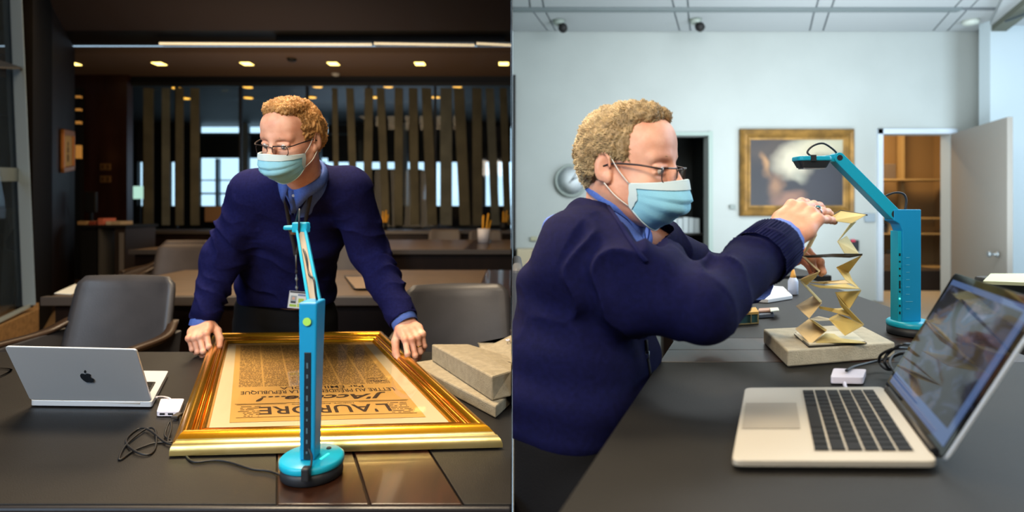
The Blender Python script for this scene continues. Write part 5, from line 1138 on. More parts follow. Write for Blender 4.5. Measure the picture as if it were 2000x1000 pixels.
def hand_prims(W, f, n, sgn, curls, spread, thumb, arm_from, k=1.0):
    f = Vector(f).normalized(); n = Vector(n); n = (n - f * n.dot(f)).normalized(); s = f.cross(n) * sgn; W = Vector(W)
    T = lambda a, b, c: W + (f * a + s * b + n * c) * k
    pr = []
    for b in (-.011, .011): pr.append(cap(Vector(arm_from), T(.004, b, 0), .024 * k, .0195 * k, .02))
    so = (.0285, .0095, -.0100, -.0285); ko = (.088, .092, .088, .079)
    for i in range(4):
        pr.append(cap(T(.004, so[i] * .55, -.002), T(ko[i] * .55, so[i] * .9, .001), .0175 * k, .0150 * k, .012)); pr.append(cap(T(ko[i] * .55, so[i] * .9, .001), T(ko[i], so[i], .001), .0145 * k, .0108 * k, .010))
        pr.append(ell(T(ko[i], so[i], .0045), [.010 * k] * 3, None, .006))
    L = ((.043, .026, .021), (.047, .030, .022), (.043, .028, .021), (.034, .021, .019)); rr = ((.0094, .0085, .0072), (.0095, .0086, .0073), (.0090, .0081, .0069), (.0080, .0072, .0062))
    fr = []
    for i in range(4):
        p = T(ko[i], so[i], 0); an = 0; d0 = (f * math.cos(R(spread[i])) + s * math.sin(R(spread[i])))
        for j in range(3):
            an += R(curls[i][j]); d = d0 * math.cos(an) - n * math.sin(an); q = p + d * L[i][j] * k; r0 = rr[i][j]; r1 = rr[i][min(j + 1, 2)] * (1 if j < 2 else .86)
            pr.append(cap(p, q, r0 * k, r1 * k, .0035)); pr.append(ell(p + (d0 * math.sin(an) + n * math.cos(an)) * .0012, [r0 * k * 1.04] * 3, None, .004)); p = q
        fr.append(p)
    p = T(.020, .022, -.006); prev = .0165
    for (ang_s, ang_n, ln, r1) in thumb:
        d = (f * math.cos(R(ang_s)) * math.cos(R(ang_n)) + s * math.sin(R(ang_s)) * math.cos(R(ang_n)) - n * math.sin(R(ang_n))); q = p + d * ln * k
        pr.append(cap(p, q, prev * k, r1 * k, .010 if prev > .015 else .004)); p = q; prev = r1
    pr.append(cap(T(.035, .018, -.006), T(.06, .026, -.004), .014 * k, .010 * k, .012))
    return pr, T, s, n, f
def ring_tube(c, ax, r, rt, name, m, par, n=20, flat=1.0):
    ax = Vector(ax).normalized(); a = ax.orthogonal().normalized(); b = ax.cross(a)
    return MB().tube([Vector(c) + (a * math.cos(2 * math.pi * k / n) + b * math.sin(2 * math.pi * k / n) * flat) * r for k in range(n + 1)], rt, 8, cap=False).build(name, m, par)
def cuff(W, d, r0, r1, L0, L1, name, m, par, th=.0025, axes=None):
    d = Vector(d).normalized(); a = d.orthogonal().normalized(); b = d.cross(a); n = 28; rows = []
    for t_, rr_ in ((L0, r0), ((L0 + L1) / 2, (r0 + r1) / 2), (L1, r1), (L1 + .001, r1 - th), ((L0 + L1) / 2, (r0 + r1) / 2 - th), (L0, r0 - th)):
        rows.append([Vector(W) + d * t_ + (a * math.cos(2 * math.pi * k / n) + b * math.sin(2 * math.pi * k / n)) * rr_ * (1 + .02 * math.sin(3 * k)) for k in range(n)])
    return MB().grid(rows, True, True).build(name, m, par)
def accessories(F, par, side_near):
    T = F
    # eyes
    for s in (-1, 1):
        MB().lathe(T(s * .032, .0835, -.0035), [(.0001, .0121)] + [(.0120 * math.sin(a), .0120 * math.cos(a)) for a in [k * math.pi / 10 for k in range(1, 10)]] + [(.0001, -.0121)], 18, ax=F.M @ Vector((0, 1, 0))).build('eyeball', m_eye, par)
        MB().lathe(T(s * .032, .0952, -.0045), [(.0058, 0), (.0055, .0006), (.001, .0010)], 18, ax=F.M @ Vector((0, 1, 0))).build('iris', m_iris, par)
    # eyebrows
    for s in (-1, 1):
        MB().tube([T(s * .012, .1015, .021), T(s * .028, .098, .025), T(s * .047, .0855, .022)], [.0012, .0016, .0008], 6).build('eyebrow', mat('brow', '#b58560', .7), par)
    # spectacles
    g = bpy.data.objects.new('spectacles', None)
    gm = MB()
    def lens(s):
        pts = []
        for x, y in rrect(.049, .031, .012, 4): pts.append(T(s * .0335 + x, .117 - abs(s * .0335 + x) ** 2 * 3.2, -.014 + y))
        return pts
    first = None
    for s in (-1, 1):
        pts = lens(s); gm.tube(pts + [pts[0]], .0010, 6, cap=False)
        top = [T(s * .0335 + x, .1175 - abs(s * .0335 + x) ** 2 * 3.2, .0012) for x in (-.02, -.01, 0, .01, .02)]; gm.tube(top, .0019, 6)
        gm.tube(smooth_path([T(s * .057, .106, -.001), T(s * .069, .094, .001), T(s * .078, .06, .004), T(s * .081, .01, .003), T(s * .083, -.012, -.004)], 4), .0018, 6)
    gm.tube(smooth_path([T(-.012, .117, -.004), T(0, .121, .0), T(.012, .117, -.004)], 4), .0015, 6)
    gl = gm.build('spectacles', m_rim, par)
    for s in (-1, 1):
        pts = lens(s); MB().add(pts, [list(range(len(pts)))]).build('lens', m_gz, gl)
    # mask
    rows = []; nv, nu = 25, 25
    for i in range(nv):
        v = i / (nv - 1); row = []
        for j in range(nu):
            u = -1 + 2 * j / (nu - 1); au = abs(u)
            zt = -.021 - .015 * au ** 1.2; zb_ = -.132 + .050 * au ** 1.6; z = zt + (zb_ - zt) * v
            yc = .128 + .010 * math.sin(math.pi * min(1, v * 1.3)) - .052 * max(0, v - .55) ** 1.3 / .45 ** 1.3; nose = .006 * math.exp(-(u / .22) ** 2) * (1 - v) 
            y = .044 + (yc - .044) * (1 - au ** 2.3) + nose; x = .072 * math.sin(u * 1.45) * (1 - .10 * v * v) * (1 + .0 * v)
            ple = 0
            if .18 < v < .86: ple = .0065 * (((v - .18) * 4.4) % 1.0) * (1 - au ** 4)
            wr = .0012 * math.sin(17 * u + 9 * v) * math.sin(math.pi * v)
            row.append(T(x, y + ple + wr, z))
        rows.append(row)
    def offs(j): u = -1 + 2 * j / (nu - 1); return F.M @ Vector((math.sin(u * 1.35) * .0030, math.cos(u * 1.2) * .0026, 0))
    mk = MB().grid(rows, True).build('face_mask', m_mask, par, solid=.0012)
    for a in (0, nv - 1): MB().tube([v + F.M @ Vector((0, .0008, 0)) for v in rows[a]], .0022 if a == 0 else .0016, 6).build('hem', m_maskw, mk)
    mb = MB(); mb.grid([[v + offs(j) for j, v in enumerate(rows[k])] for k in (0, 1, 2, 3, 4)], True); mb.build('top_band', m_maskw, mk)
    for k in (0, nu - 1): MB().grid([[rows[i][kk] + offs(kk) * 1.1 for kk in ((0, 1) if k == 0 else (nu - 2, nu - 1))] for i in range(nv)], True).build('side_band', m_maskw, mk)
    for s, k in ((-1, 0), (1, nu - 1)):
        MB().tube(smooth_path([rows[0][k], T(s * .080, .022, -.010), T(s * .083, .002, .018)], 5), .0013, 6).build('ear_loop', m_loop, mk)
        MB().tube(smooth_path([rows[-1][k], T(s * .078, .018, -.062), T(s * .082, -.008, -.038)], 5), .0013, 6).build('ear_loop', m_loop, mk)
def inpoly(x, y, poly_):
    c = np.zeros(x.shape, bool); j = len(poly_) - 1
    for i in range(len(poly_)):
        xi, yi = poly_[i]; xj, yj = poly_[j]; c ^= ((yi > y) != (yj > y)) & (x < (xj - xi) * (y - yi) / (yj - yi + 1e-9) + xi); j = i
    return c
def carve(pts, Y0, Y1):
    """neckline opening: a wedge-shaped cut into the front of the chest between depths Y0 and Y1"""
    cs = [P(x, y, Y) for x, y in pts for Y in (Y0, Y1)]; lo = np.min([A(c) for c in cs], 0); hi = np.max([A(c) for c in cs], 0)
    def fn(p):
        Y = p[..., 1]; x = 1000 + FP * p[..., 0] / Y; y = HY - FP * (p[..., 2] - CZ) / Y; d = np.full(x.shape, 1e3, 'f4'); j = len(pts) - 1
        for i in range(len(pts)):
            ax_, ay_ = pts[j]; bx_, by_ = pts[i]; ex, ey = bx_ - ax_, by_ - ay_; t = np.clip(((x - ax_) * ex + (y - ay_) * ey) / (ex * ex + ey * ey), 0, 1); d = np.minimum(d, np.hypot(x - ax_ - t * ex, y - ay_ - t * ey)); j = i
        d = np.where(inpoly(x, y, pts), -d, d) * Y / FP; return np.maximum(np.maximum(d, Y - Y1), Y0 - Y)
    return Prim(lo, hi, fn, .003, '-')
def bvh_of(o):
    from mathutils.bvhtree import BVHTree
    me = o.data; return BVHTree.FromPolygons([v.co.copy() for v in me.vertices], [list(p.vertices) for p in me.polygons])
def onto(bv, px, py, off=.003):
    d = P(px, py, 1) - cam.location; hs = [b.ray_cast(cam.location, d.normalized()) for b in (bv if isinstance(bv, list) else [bv])]; hs = sorted([h for h in hs if h[0]], key=lambda h: h[3])
    return hs[0][0] - d.normalized() * off if hs else None
def ribbon(pts, w_, name, m, par, wdir=None, th=.0012):
    rows = []; n = len(pts)
    for i in range(n):
        d = (pts[min(i + 1, n - 1)] - pts[max(i - 1, 0)]).normalized(); v = (pts[i] - cam.location).normalized(); a = d.cross(v).normalized() * w_ / 2; rows.append([pts[i] - a, pts[i] + a])
    return MB().grid(rows, True).build(name, m, par, solid=th)
def folds(v, n, specs):
    """specs: (a, b, amp, freq, reach) cloth folds across the segment a-b"""
    d = np.zeros(len(v), 'f4')
    for a, b, amp, fq, reach in specs:
        a, b = A(a), A(b); e = b - a; L = np.linalg.norm(e); e = e / L; q = v - a; t = np.clip(q @ e / L, 0, 1); dist = np.linalg.norm(q - (t * L)[:, None] * e, axis=1)
        ax = A(Vector(tuple(e)).orthogonal().normalized()); bx = np.cross(e, ax); th = np.arctan2(q @ bx, q @ ax)
        w_ = np.exp(-np.maximum(dist - reach, 0) ** 2 / (.03 ** 2)) ; nz_ = noise3(v * 9.0 + amp * 999)
        ph = t * L * fq + 1.1 * np.sin(th * 1.0 + 1) + 5.0 * nz_
        d += w_ * amp * ((np.abs(np.sin(ph)) ** .7 - .6) * np.clip(.7 + 2.2 * noise3(v * 7 + 5), .22, 1.2) + .8 * noise3(v * 14)) * np.maximum(np.sin(np.pi * np.clip(t, 0, 1)), 0) ** .4
    return v + n * d[:, None]
def collar(NB, ax, fwd, r, name, m, par, h=.038, spread=.55):
    ax = Vector(ax).normalized(); f = Vector(fwd); f = (f - ax * f.dot(ax)).normalized(); s = ax.cross(f); rows_s = []; rows_f = []; n = 31
    for i in range(n):
        an = -math.pi + .16 + (2 * math.pi - .32) * i / (n - 1); dr = -f * math.cos(an) * -1; an2 = math.pi - abs(an)   # an2: 0 at front
        d = f * (-math.cos(an)) * -1 if 0 else f * math.cos(math.pi - an) + s * math.sin(math.pi - an)
        fr = math.exp(-(an2 / .55) ** 2); 
        base = NB + d * (r + .004) - ax * (.004 + .022 * fr); top = NB + d * (r - .001) + ax * (h - .022 * fr)
        drop = .030 + .040 * fr; out = .016 + .012 * fr
        e1 = NB + d * (r + .005) + ax * (h + .001 - .022 * fr); e2 = NB + d * (r + out) + ax * (h - drop - .022 * fr) + s * (.010 * fr * (1 if (math.sin(math.pi - an)) > 0 else -1))
        rows_s.append([base, top]); rows_f.append([top, e1, e1.lerp(e2, .5) + d * .002, e2])
    MB().grid(rows_s, True).build(name, m, par, solid=.0015); MB().grid(rows_f, True).build(name, m, par, solid=.0015)

# ---------------------------------------------------------------- standing man, reading room
man = thing('person', 'man in navy V-neck sweater and mask standing, both hands on the gilt frame', 'person', (P(560, 0, 2.26).x, 2.26, 0))
F = Frame(P(571, 271, 1.66), basis((-.27, -.95, -.33), -5), .90)
NB = P(592, 346, 1.78)
shR, shL = P(494, 376, 1.93), P(682, 370, 1.88)         # image left = his right
elR, elL = P(436, 505, 1.99), P(722, 492, 1.99)
wrR, wrL = P(398, 628, 1.93), P(791, 630, 1.84)
kuR, kuL = P(384, 664, 1.84), P(813, 667, 1.755)
hip = P(557, 600, 2.26)
handR = hand_prims(wrR, kuR - wrR, Vector((-.25, -.45, .85)), -1, [(38, 50, 25), (48, 50, 25), (55, 50, 25), (60, 45, 25)], (4, 0, -3, -7), [(38, 28, .040, .0125), (12, 30, .034, .0112), (-4, 25, .026, .0092)], elR.lerp(wrR, .6), 1.02)
handL = hand_prims(wrL, kuL - wrL, Vector((.15, -.45, .86)), 1, [(28, 30, 18), (45, 45, 25), (58, 50, 25), (62, 48, 25)], (8, 1, -5, -10), [(40, 30, .042, .0125), (14, 34, .036, .0112), (-2, 28, .027, .0092)], elL.lerp(wrL, .6), 1.04)
v1 = sdf_mesh(head_prims(F, NB - (F(0, 0, 0) - NB).normalized() * .02), .0022)
v2 = sdf_mesh(handR[0], .0021); v3 = sdf_mesh(handL[0], .0021)
sd = (shL - shR).normalized()
spineL = [(P(557, 640, 2.27), .165, .115), (hip, .165, .11), (P(563, 530, 2.19), .150, .11), (P(577, 440, 2.05), .155, .105), (P(588, 385, 1.94), .13, .08), (P(592, 350, 1.83), .06, .055)]
footR, footL = Vector((hip.x - .13, 2.24, 0)), Vector((hip.x + .13, 2.30, 0))
core = [loft(spineL, sd), cap(shR, elR, .05, .042), cap(elR, wrR, .040, .027), cap(shL, elL, .05, .042), cap(elL, wrL, .040, .027), cap(NB, P(588, 392, 1.95), .040, .045, .03)]
for s, ft in ((-1, footR), (1, footL)): core += [cap(hip + Vector((s * .09, 0, -.05)), ft + Vector((0, .01, .48)), .085, .06, .03), cap(ft + Vector((0, .01, .48)), ft + Vector((0, .02, .09)), .055, .04, .02)]
v4 = sdf_mesh(core, .008)
np_obj('body', [v1, v2, v3, v4], m_skin, man)
# sweater
sw = [loft([(P(558, 588, 2.255), .186, .126), (P(560, 560, 2.23), .184, .132), (P(563, 520, 2.18), .172, .130), (P(577, 440, 2.05), .176, .122), (P(587, 388, 1.95), .150, .092), (P(591, 350, 1.85), .080, .068)], sd, .03),
      cap(P(590, 356, 1.87), shR, .062, .062, .05), cap(P(590, 356, 1.87), shL, .062, .062, .05),
      cap(shR, elR, .070, .068, .045), cap(elR, elR.lerp(wrR, .93), .066, .048, .03), cap(shL, elL, .072, .068, .045), cap(elL, elL.lerp(wrL, .93), .066, .050, .03)]
for e, w_ in ((elR, wrR), (elL, wrL)):
    d = (w_ - e).normalized(); c = e.lerp(w_, .87); sw.append(cap(c + d * .06, c + d * .12, .055, .055, .004, '-'))
axN = (F(0, -.02, -.05) - NB).normalized()
sw += [cap(NB - axN * .03, NB + axN * .12, .060, .075, .006, '-'), Prim(A(hip) - A((.205, .2, .3)), A(hip) + A((.205, .2, .2)), lambda p: (p[..., 2] - (P(0, 590, 2.25).z)), .004, '-')]
sw.append(carve([(547, 346), (575, 419), (612, 354), (606, 330), (560, 325)], 1.6, 2.0))
v, q = sdf_mesh(sw, .0042); n = normals(v, q)
v = folds(v, n, [(shR, elR, .013, 40, .065), (elR, wrR, .011, 52, .055), (shL, elL, .013, 40, .065), (elL, wrL, .011, 52, .055), (P(575, 440, 2.05), hip, .007, 22, .15)])
v = v + n * (.004 * noise3(v * 11))[:, None]
sweater = np_obj('sweater', [(v, q)], m_knit, man)
shirt_p = [cap(NB - axN * .012, P(588, 398, 1.955), .058, .068, .03), loft([(a, b - .006, c - .006) for a, b, c in ((P(563, 520, 2.18), .17, .126), (P(577, 440, 2.05), .172, .118), (P(587, 388, 1.95), .146, .090), (P(591, 350, 1.85), .080, .066))], sd, .03), cap(P(590, 356, 1.87), shR, .055, .055, .05), cap(P(590, 356, 1.87), shL, .055, .055, .05), cap(NB - axN * .02, NB + axN * .01, .060, .058, .02), cap(NB + axN * .0, NB + axN * .12, .054, .060, .006, '-')]
vs_ = sdf_mesh(shirt_p, .005); shirt = np_obj('shirt', [vs_], m_shirt, man); bs_ = bvh_of(shirt)
bsw = bvh_of(sweater)
fwdL = Vector((-.12, -1, 0)); collar(NB - axN * .004 + Vector((0, .006, 0)), axN, fwdL, .060, 'collar', m_shirt, man)
# trim of the V and placket, button
def draped(pts, bv, off): return [p for p in (onto(bv, x, y, off) for x, y in pts) if p]
edge = []
for a_, b_ in (((546, 352), (575, 420)), ((575, 420), (613, 356))):
    for k in range(10): x = a_[0] + (b_[0] - a_[0]) * k / 9; y = a_[1] + (b_[1] - a_[1]) * k / 9; edge.append((x + (-2.5 if b_[0] == 575 else 2.5), y + 1))
ep = draped(edge, [bsw, bs_], .001)
if len(ep) > 3: MB().tube(ep, .0045, 8).build('neck_trim', m_rib, man)
pk = draped([(570, 372), (572, 388), (574, 404), (575, 416)], bs_, .003)
if len(pk) > 1: ribbon(pk, .022, 'placket', m_shirt, man)
for x, y in ((573, 382),):
    p = onto(bs_, x, y, .006)
    if p: MB().lathe(p, [(.0045, 0), (.0045, .0012)], 14, ax=(cam.location - p)).build('shirt_button', m_loop, man)
hair_build(F, man, 5, 15000, 0, mat('hair_left', '#8e6638', .65, col2='#b98a50', vscale=38), mat('strand_left', '#a97a44', .5, col2='#deb27a', vscale=24)); accessories(F, man, 1)
for e, w_ in ((elR, wrR), (elL, wrL)):
    d = (w_ - e).normalized(); c = e.lerp(w_, .87); cuff(c, d, .0505, .049, -.035, .020, 'sleeve_rib', m_rib, man, .004); cuff(c, d, .0435, .0420, -.01, .048, 'shirt_cuff', m_shirt, man)
ring_tube(handL[1](.004, 0, 0) - (wrL - elL).normalized() * .012, (wrL - elL), .0305, .0028, 'watch_band', mat('watch_band', '#2a1c18', .5), man)
MB().lathe(handL[1](-.010, -.012, .026), [(.013, 0), (.014, .003), (.012, .006)], 18, ax=handL[3]).build('watch', m_steel, man)
pk_ = handL[1](.088, -.0100, 0); d_ = handL[4] * math.cos(R(58)) - handL[3] * math.sin(R(58)); ring_tube(pk_ + d_ * .026, d_, .0096, .0016, 'ring', mat('gold_ring', '#d8b060', .25, metal=1), man)
# trousers, belt line, shoes
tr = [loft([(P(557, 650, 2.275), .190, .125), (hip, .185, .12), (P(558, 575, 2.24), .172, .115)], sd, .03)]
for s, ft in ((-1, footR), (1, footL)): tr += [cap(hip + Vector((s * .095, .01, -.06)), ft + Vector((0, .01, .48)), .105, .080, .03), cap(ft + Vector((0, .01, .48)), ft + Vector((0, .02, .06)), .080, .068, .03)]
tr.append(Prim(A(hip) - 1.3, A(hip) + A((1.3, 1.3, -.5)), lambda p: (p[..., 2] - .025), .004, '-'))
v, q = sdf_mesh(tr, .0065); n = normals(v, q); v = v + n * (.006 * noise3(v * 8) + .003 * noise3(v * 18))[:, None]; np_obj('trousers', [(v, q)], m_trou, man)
for ft in (footR, footL): np_obj('shoe', [sdf_mesh([ell(ft + Vector((0, -.10, .035)), (.045, .085, .034), None, .02), ell(ft + Vector((0, .02, .045)), (.038, .06, .044), None, .03), Prim(A(ft) - .4, A(ft) + A((.4, .4, 0)), lambda p: p[..., 2] - .001, .003, '-')], .006)], m_rub, man)
# lanyard and badge: hangs from the man, a thing of its own
lt = thing('lanyard', 'black lanyard with photo identity card hanging on the standing man', 'lanyard', P(578, 420, 1.9))
for pts in ([(549, 352), (556, 385), (562, 420), (567, 450), (574, 480), (577, 500)], [(612, 352), (606, 385), (599, 420), (593, 450), (584, 480), (578, 500)]):
    dp = draped(pts, [bsw, bs_], .006)
    if len(dp) > 2: ribbon(smooth_path(dp, 4), .012, 'strap', m_lan, lt)
s0 = onto(bsw, 578, 498, .010) or P(578, 498, 1.95); s1 = P(580, 556, s0.y + .03); bt0 = onto(bsw, 580, 572, .012); s1 = bt0 if bt0 else s1
MB().tube([s0, s0.lerp(s1, .35)], .0028, 8).build('cord_tip', m_steel, lt); MB().lathe(s0.lerp(s1, .42), [(.004, -.008), (.005, 0), (.003, .010)], 12).build('swivel', m_lan, lt)
MB().tube([s0.lerp(s1, .5), s1], .0022, 8).build('chain', m_steel, lt); MB().lathe(s0.lerp(s1, .62), [(.002, -.01), (.006, 0), (.002, .01)], 12).build('swivel', m_steel, lt); MB().lathe(s0.lerp(s1, .85), [(.002, -.01), (.006, 0), (.002, .01)], 12).build('swivel', m_steel, lt)
bc = P(581, 586, s1.y - .02); wv = Vector((.066, 0, -.006)); hv = Vector((.006, .006, .062))
def bq_(a, b, c, d, off): return [bc + wv * (x - .5) + hv * (y - .5) + Vector((0, -off, 0)) for x, y in ((a, b), (c, b), (c, d), (a, d))]
MB().prism(bq_(0, 0, 1, 1, 0), (0, .002, 0)).build('card_holder', mat('card_grey', '#a8a8b0', .3), lt, bevel=.0008)
MB().prism(bq_(.05, .05, .95, .88, .0003), (0, -.0004, 0)).build('card', mat('card_white', '#c4c8c8', .5), lt)
MB().prism(bq_(.05, .90, .95, .98, .0003), (0, -.0004, 0)).build('clip_bar', m_rub, lt)
MB().prism(bq_(.12, .30, .45, .74, .0009), (0, -.0004, 0)).build('photo', mat('photo_grey', '#8c9498', .6), lt)
MB().lathe(bc + wv * -.215 + hv * .08 + Vector((0, -.0016, 0)), [(.006, 0), (.0055, .0003)], 14, ax=(0, -1, 0)).build('photo_head', mat('photo_skin', '#c09a88', .6), lt)
MB().prism(bq_(.16, .31, .42, .42, .0014), (0, -.0003, 0)).build('photo_shoulders', m_char, lt)
for a, b, c, d, cl_ in ((.50, .74, .92, .85, '#6a7a98'), (.55, .36, .85, .60, '#9db040'), (.10, .10, .48, .24, '#8fae3c'), (.52, .10, .90, .30, '#a8bc58')): MB().prism(bq_(a, b, c, d, .0009), (0, -.0003, 0)).build('printed_block', mat('cb' + cl_[1:], cl_, .6), lt)

# ---------------------------------------------------------------- seated man, seminar room
sit = thing('person', 'man in navy sweater and mask seated side-on, lifting the folded book with one hand', 'person', (.14, 1.12, ZF))
F = Frame(P(1226, 322, 1.12), basis((.77, -.62, -.12), 3), .92)
NB = P(1196, 420, 1.16)
fw = Vector((.87, -.49, 0)).normalized(); sdv = Vector((.49, .87, 0)).normalized()
sp = [(P(1135, 1010, 1.10), .170, .125), (P(1130, 860, 1.10), .165, .125), (P(1138, 700, 1.11), .155, .118), (P(1150, 560, 1.13), .160, .112), (P(1166, 480, 1.15), .140, .085), (P(1184, 430, 1.165), .065, .055)]
shN, shF = P(1148, 506, 1.02), P(1248, 468, 1.31)
elN, elF = P(1368, 600, .89), P(1392, 552, 1.33)
wrN, wrF = P(1522, 470, 1.045), P(1462, 548, 1.22)
kuN = P(1579, 408, 1.075)
handN = hand_prims(wrN, kuN - wrN, Vector((-.35, -.66, .66)), -1, [(32, 12, 6), (34, 10, 6), (36, 8, 5), (38, 8, 5)], (2, 0, -2, -5), [(20, 60, .042, .0125), (-8, 52, .034, .0115), (-20, 34, .028, .0095)], elN.lerp(wrN, .6), 1.0)
handF = hand_prims(wrF, P(1500, 520, 1.2) - wrF, Vector((-.3, .5, .7)), 1, [(35, 45, 30)] * 4, (3, 0, -2, -5), [(30, 20, .04, .0125), (10, 20, .034, .011), (0, 20, .026, .009)], elF.lerp(wrF, .6), 1.0)
v1 = sdf_mesh(head_prims(F, NB), .0021); v2 = sdf_mesh(handN[0], .0019); v3 = sdf_mesh(handF[0], .0025)
hipN, hipF = Vector((.16, 1.00, ZF + .56)), Vector((.22, 1.20, ZF + .56)); knN, knF = Vector((.58, .88, ZF + .56)), Vector((.64, 1.10, ZF + .56)); ftN, ftF = Vector((.60, .86, ZF)), Vector((.66, 1.10, ZF))
core = [loft(sp[1:], sdv), cap(shN, elN, .05, .04), cap(elN, wrN, .04, .026), cap(shF, elF, .05, .04), cap(elF, wrF, .04, .026), cap(hipN, knN, .075, .055, .03), cap(hipF, knF, .075, .055, .03), cap(knN, ftN + Vector((0, 0, .09)), .05, .04), cap(knF, ftF + Vector((0, 0, .09)), .05, .04), cap(NB, P(1166, 480, 1.15), .05, .06, .03)]
v4 = sdf_mesh(core, .008); v4[0][:, 0] = np.maximum(v4[0][:, 0], .004)
np_obj('body', [v1, v2, v3, v4], m_skin, sit)
sw = [loft([(P(1131, 800, 1.10), .176, .132), (P(1134, 760, 1.10), .177, .134), (P(1140, 690, 1.11), .170, .132), (P(1152, 570, 1.13), .172, .122), (P(1166, 492, 1.15), .150, .094), (P(1182, 440, 1.165), .085, .070)], sdv, .03),
      cap(P(1178, 458, 1.15), shN, .066, .074, .05), cap(P(1176, 462, 1.15), shF, .070, .066, .05), cap(shN, shN.lerp(elN, .5), .078, .080, .05), cap(shN.lerp(elN, .5), elN, .076, .050, .05), cap(elN, elN.lerp(wrN, .93), .050, .0475, .04), cap(shF, elF, .070, .062, .05), cap(elF, elF.lerp(wrF, .9), .060, .046, .03)]
for e, w_ in ((elN, wrN), (elF, wrF)):
    d = (w_ - e).normalized(); c = e.lerp(w_, .87); sw.append(cap(c + d * .06, c + d * .12, .056, .056, .004, '-'))
axN = (F(0, -.02, -.05) - NB).normalized()
sw += [cap(NB - axN * .03, NB + axN * .12, .062, .078, .006, '-')]
sw.append(carve([(1172, 376), (1206, 428), (1238, 478), (1263, 512), (1290, 478), (1316, 446), (1262, 405), (1205, 380)], .9, 1.33))
v, q = sdf_mesh(sw, .0042); n = normals(v, q)
v = folds(v, n, [(shN, elN, .017, 32, .085), (elN, wrN, .012, 44, .055), (shF, elF, .009, 40, .06), (P(1152, 500, 1.13), P(1130, 860, 1.10), .013, 16, .14)])
v = v + n * (.005 * noise3(v * 10))[:, None]; v[:, 0] = np.maximum(v[:, 0], .0008)
sweater = np_obj('sweater', [(v, q)], mat('dark_navy_knit', '#0b0d30', .85, col2='#0f113a', vscale=120, bump=.5, bscale=900, spec=.12), sit); bsw = bvh_of(sweater)
vs_ = sdf_mesh([loft([(P(1152, 560, 1.13), .165, .114), (P(1166, 486, 1.15), .148, .094), (P(1182, 440, 1.165), .086, .070)], sdv, .03), cap(P(1182, 466, 1.15), shN, .046, .042, .05), cap(P(1182, 466, 1.15), shF, .046, .042, .05), cap(NB - axN * .02, NB + axN * .01, .062, .060, .02), cap(NB, NB + axN * .12, .055, .062, .006, '-')], .005)
vs_[0][:, 0] = np.maximum(vs_[0][:, 0], .02); shirt = np_obj('shirt', [vs_], m_shirt, sit)
bs2 = bvh_of(shirt)
ep = draped([(1170, 380), (1188, 404), (1206, 430), (1222, 456), (1238, 480), (1252, 500), (1262, 511)], [bsw, bs2], .001)
MB().tube(smooth_path(ep, 3), .004, 8).build('neck_trim', m_rib, sit)
axc = (fw * .50 + Vector((0, 0, .86)) + Vector((0, 0, 0))).normalized()
collar(NB + axN * .004 + fw * .004, axc, fw, .062, 'collar', m_shirt, sit, .048)
hair_build(F, sit, 11, 17000, .004, mat('hair_right', '#7a6446', .65, col2='#a88e66', vscale=38), mat('strand_right', '#98805a', .5, col2='#e8d4a8', vscale=24)); accessories(F, sit, -1)
for e, w_ in ((elN, wrN), (elF, wrF)):
    d = (w_ - e).normalized(); c = e.lerp(w_, .87); cuff(c, d, .0515, .050, -.05, .020, 'sleeve_rib', m_rib, sit, .004); cuff(c, d, .044, .0425, -.01, .042, 'shirt_cuff', m_shirt, sit)
    if e is elN:
        a = d.orthogonal().normalized(); b = d.cross(a)
        mb = MB()
        for k in range(56):
            an = 2 * math.pi * k / 56; u_ = a * math.cos(an) + b * math.sin(an); mb.tube([c + d * -.048 + u_ * .0518, c + d * .018 + u_ * .0505], .0012, 5)
        mb.build('ribbing', m_rib, sit)
T = handN[1]; i = 2
p0 = T(.088, -.0100, 0); an = R(36); d_ = handN[4] * math.cos(an) - handN[3] * math.sin(an); rc = p0 + d_ * .022
ring_tube(rc, d_, .0098, .0014, 'ring', mat('silver_ring', '#b8b8c0', .2, metal=1), sit)
nn = (handN[3] * math.cos(an) + handN[4] * math.sin(an)).normalized(); g_ = MB().lathe(rc + nn * .0100, [(.0055, 0), (.0060, .001), (.0058, .002)], 20, ax=nn).build('ring_setting', MATS['silver_ring'], sit); MB().lathe(rc + nn * .0118, [(.0044, 0), (.0042, .0014), (.002, .0024)], 20, ax=nn).build('ring_stone', mat('teal_stone', '#16707c', .1, coat=.5), sit)
tr = [loft([(P(1130, 1010, 1.10), .172, .130), (P(1130, 815, 1.10), .170, .128)], sdv, .03), cap(hipN, hipF, .11, .11, .03), cap(hipN, knN, .098, .075, .03), cap(hipF, knF, .095, .075, .03), cap(knN, ftN + Vector((0, 0, .07)), .072, .06, .03), cap(knF, ftF + Vector((0, 0, .07)), .072, .06, .03)]  # waist carried up the torso, its black standing in for shade there
v, q = sdf_mesh(tr, .007); n = normals(v, q); v = v + n * (.006 * noise3(v * 8))[:, None]; v[:, 0] = np.maximum(v[:, 0], .004); v[:, 2] = np.maximum(v[:, 2], ZF + .02); np_obj('trousers', [(v, q)], m_trou, sit)
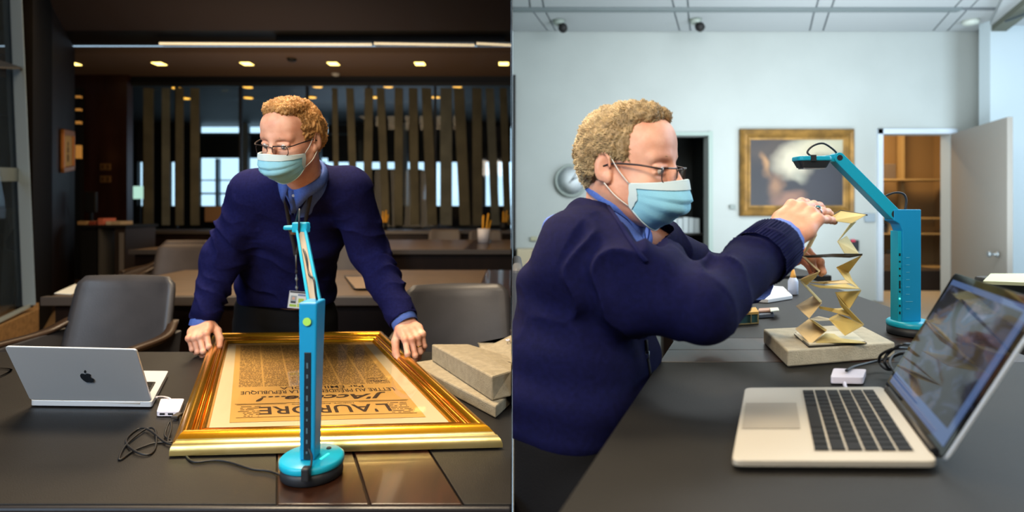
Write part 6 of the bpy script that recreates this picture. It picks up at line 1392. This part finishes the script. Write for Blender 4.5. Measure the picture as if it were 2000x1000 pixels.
for ft in (ftN, ftF): np_obj('shoe', [sdf_mesh([ell(ft + Vector((.10, -.03, .035)), (.085, .045, .034), None, .02), ell(ft + Vector((0, 0, .045)), (.06, .038, .044), None, .03)], .006)], m_rub, sit)
lt = thing('lanyard', 'black lanyard hanging from the seated man, its steel clip near table edge', 'lanyard', P(1262, 650, 1.0))
dp = [p for p in (onto(bsw, x, y, .005) for x, y in ((1262, 664), (1263, 676), (1264, 690))) if p]
if len(dp) < 3: dp = [P(1262, 655, 1.0), P(1263, 675, 1.0), P(1264, 690, 1.0)]
MB().tube(dp, .003, 8).build('strap', m_lan, lt)
e = dp[-1]
for s in (-1, 1): MB().tube([e + Vector((s * .003, 0, .004)), e + Vector((s * .003, 0, -.012))], .0014, 6).build('clip', m_steel, lt)
MB().tube([e + Vector((0, 0, -.010)), e + Vector((.006, .0, -.045))], .004, 8).build('reel', m_lan, lt)
# chair of the seated man
t = thing('office_chair', 'grey chair behind the seated man, only its back edge showing', 'chair', (.26, 1.15, ZF))
mc = mat('chair_grey', '#383c42', .6)
MB().box((.27, 1.10, ZF + .43), (.48, .50, .07)).build('seat', mc, t, bevel=.03, seg=4)
MB().hexa([(.001, 1.20, .86), (.030, 1.20, .86), (.030, 1.62, .86), (.001, 1.62, .86)], [(.001, 1.24, 1.11), (.026, 1.24, 1.11), (.026, 1.58, 1.11), (.001, 1.58, 1.11)]).build('backrest', mc, t, bevel=.010, seg=3)
MB().tube(smooth_path([(.03, 1.42, .90), (.05, 1.40, .70), (.16, 1.25, ZF + .41)], 5), .014, 8).build('back_support', m_rub, t)
MB().lathe((.27, 1.12, ZF + .07), [(.025, 0), (.025, .33)], 16).build('column', m_steel, t)
for k in range(5):
    an = k * 2 * math.pi / 5 + .3; e = Vector((.27 + .23 * math.cos(an), 1.12 + .23 * math.sin(an), ZF + .055)); MB().tube([(.27, 1.12, ZF + .08), e], .014, 8).build('leg', m_rub, t); MB().lathe(e + Vector((0, -.012, -.028)), [(.026, 0), (.026, .024)], 16, ax=(0, 1, 0)).build('caster', m_rub, t)
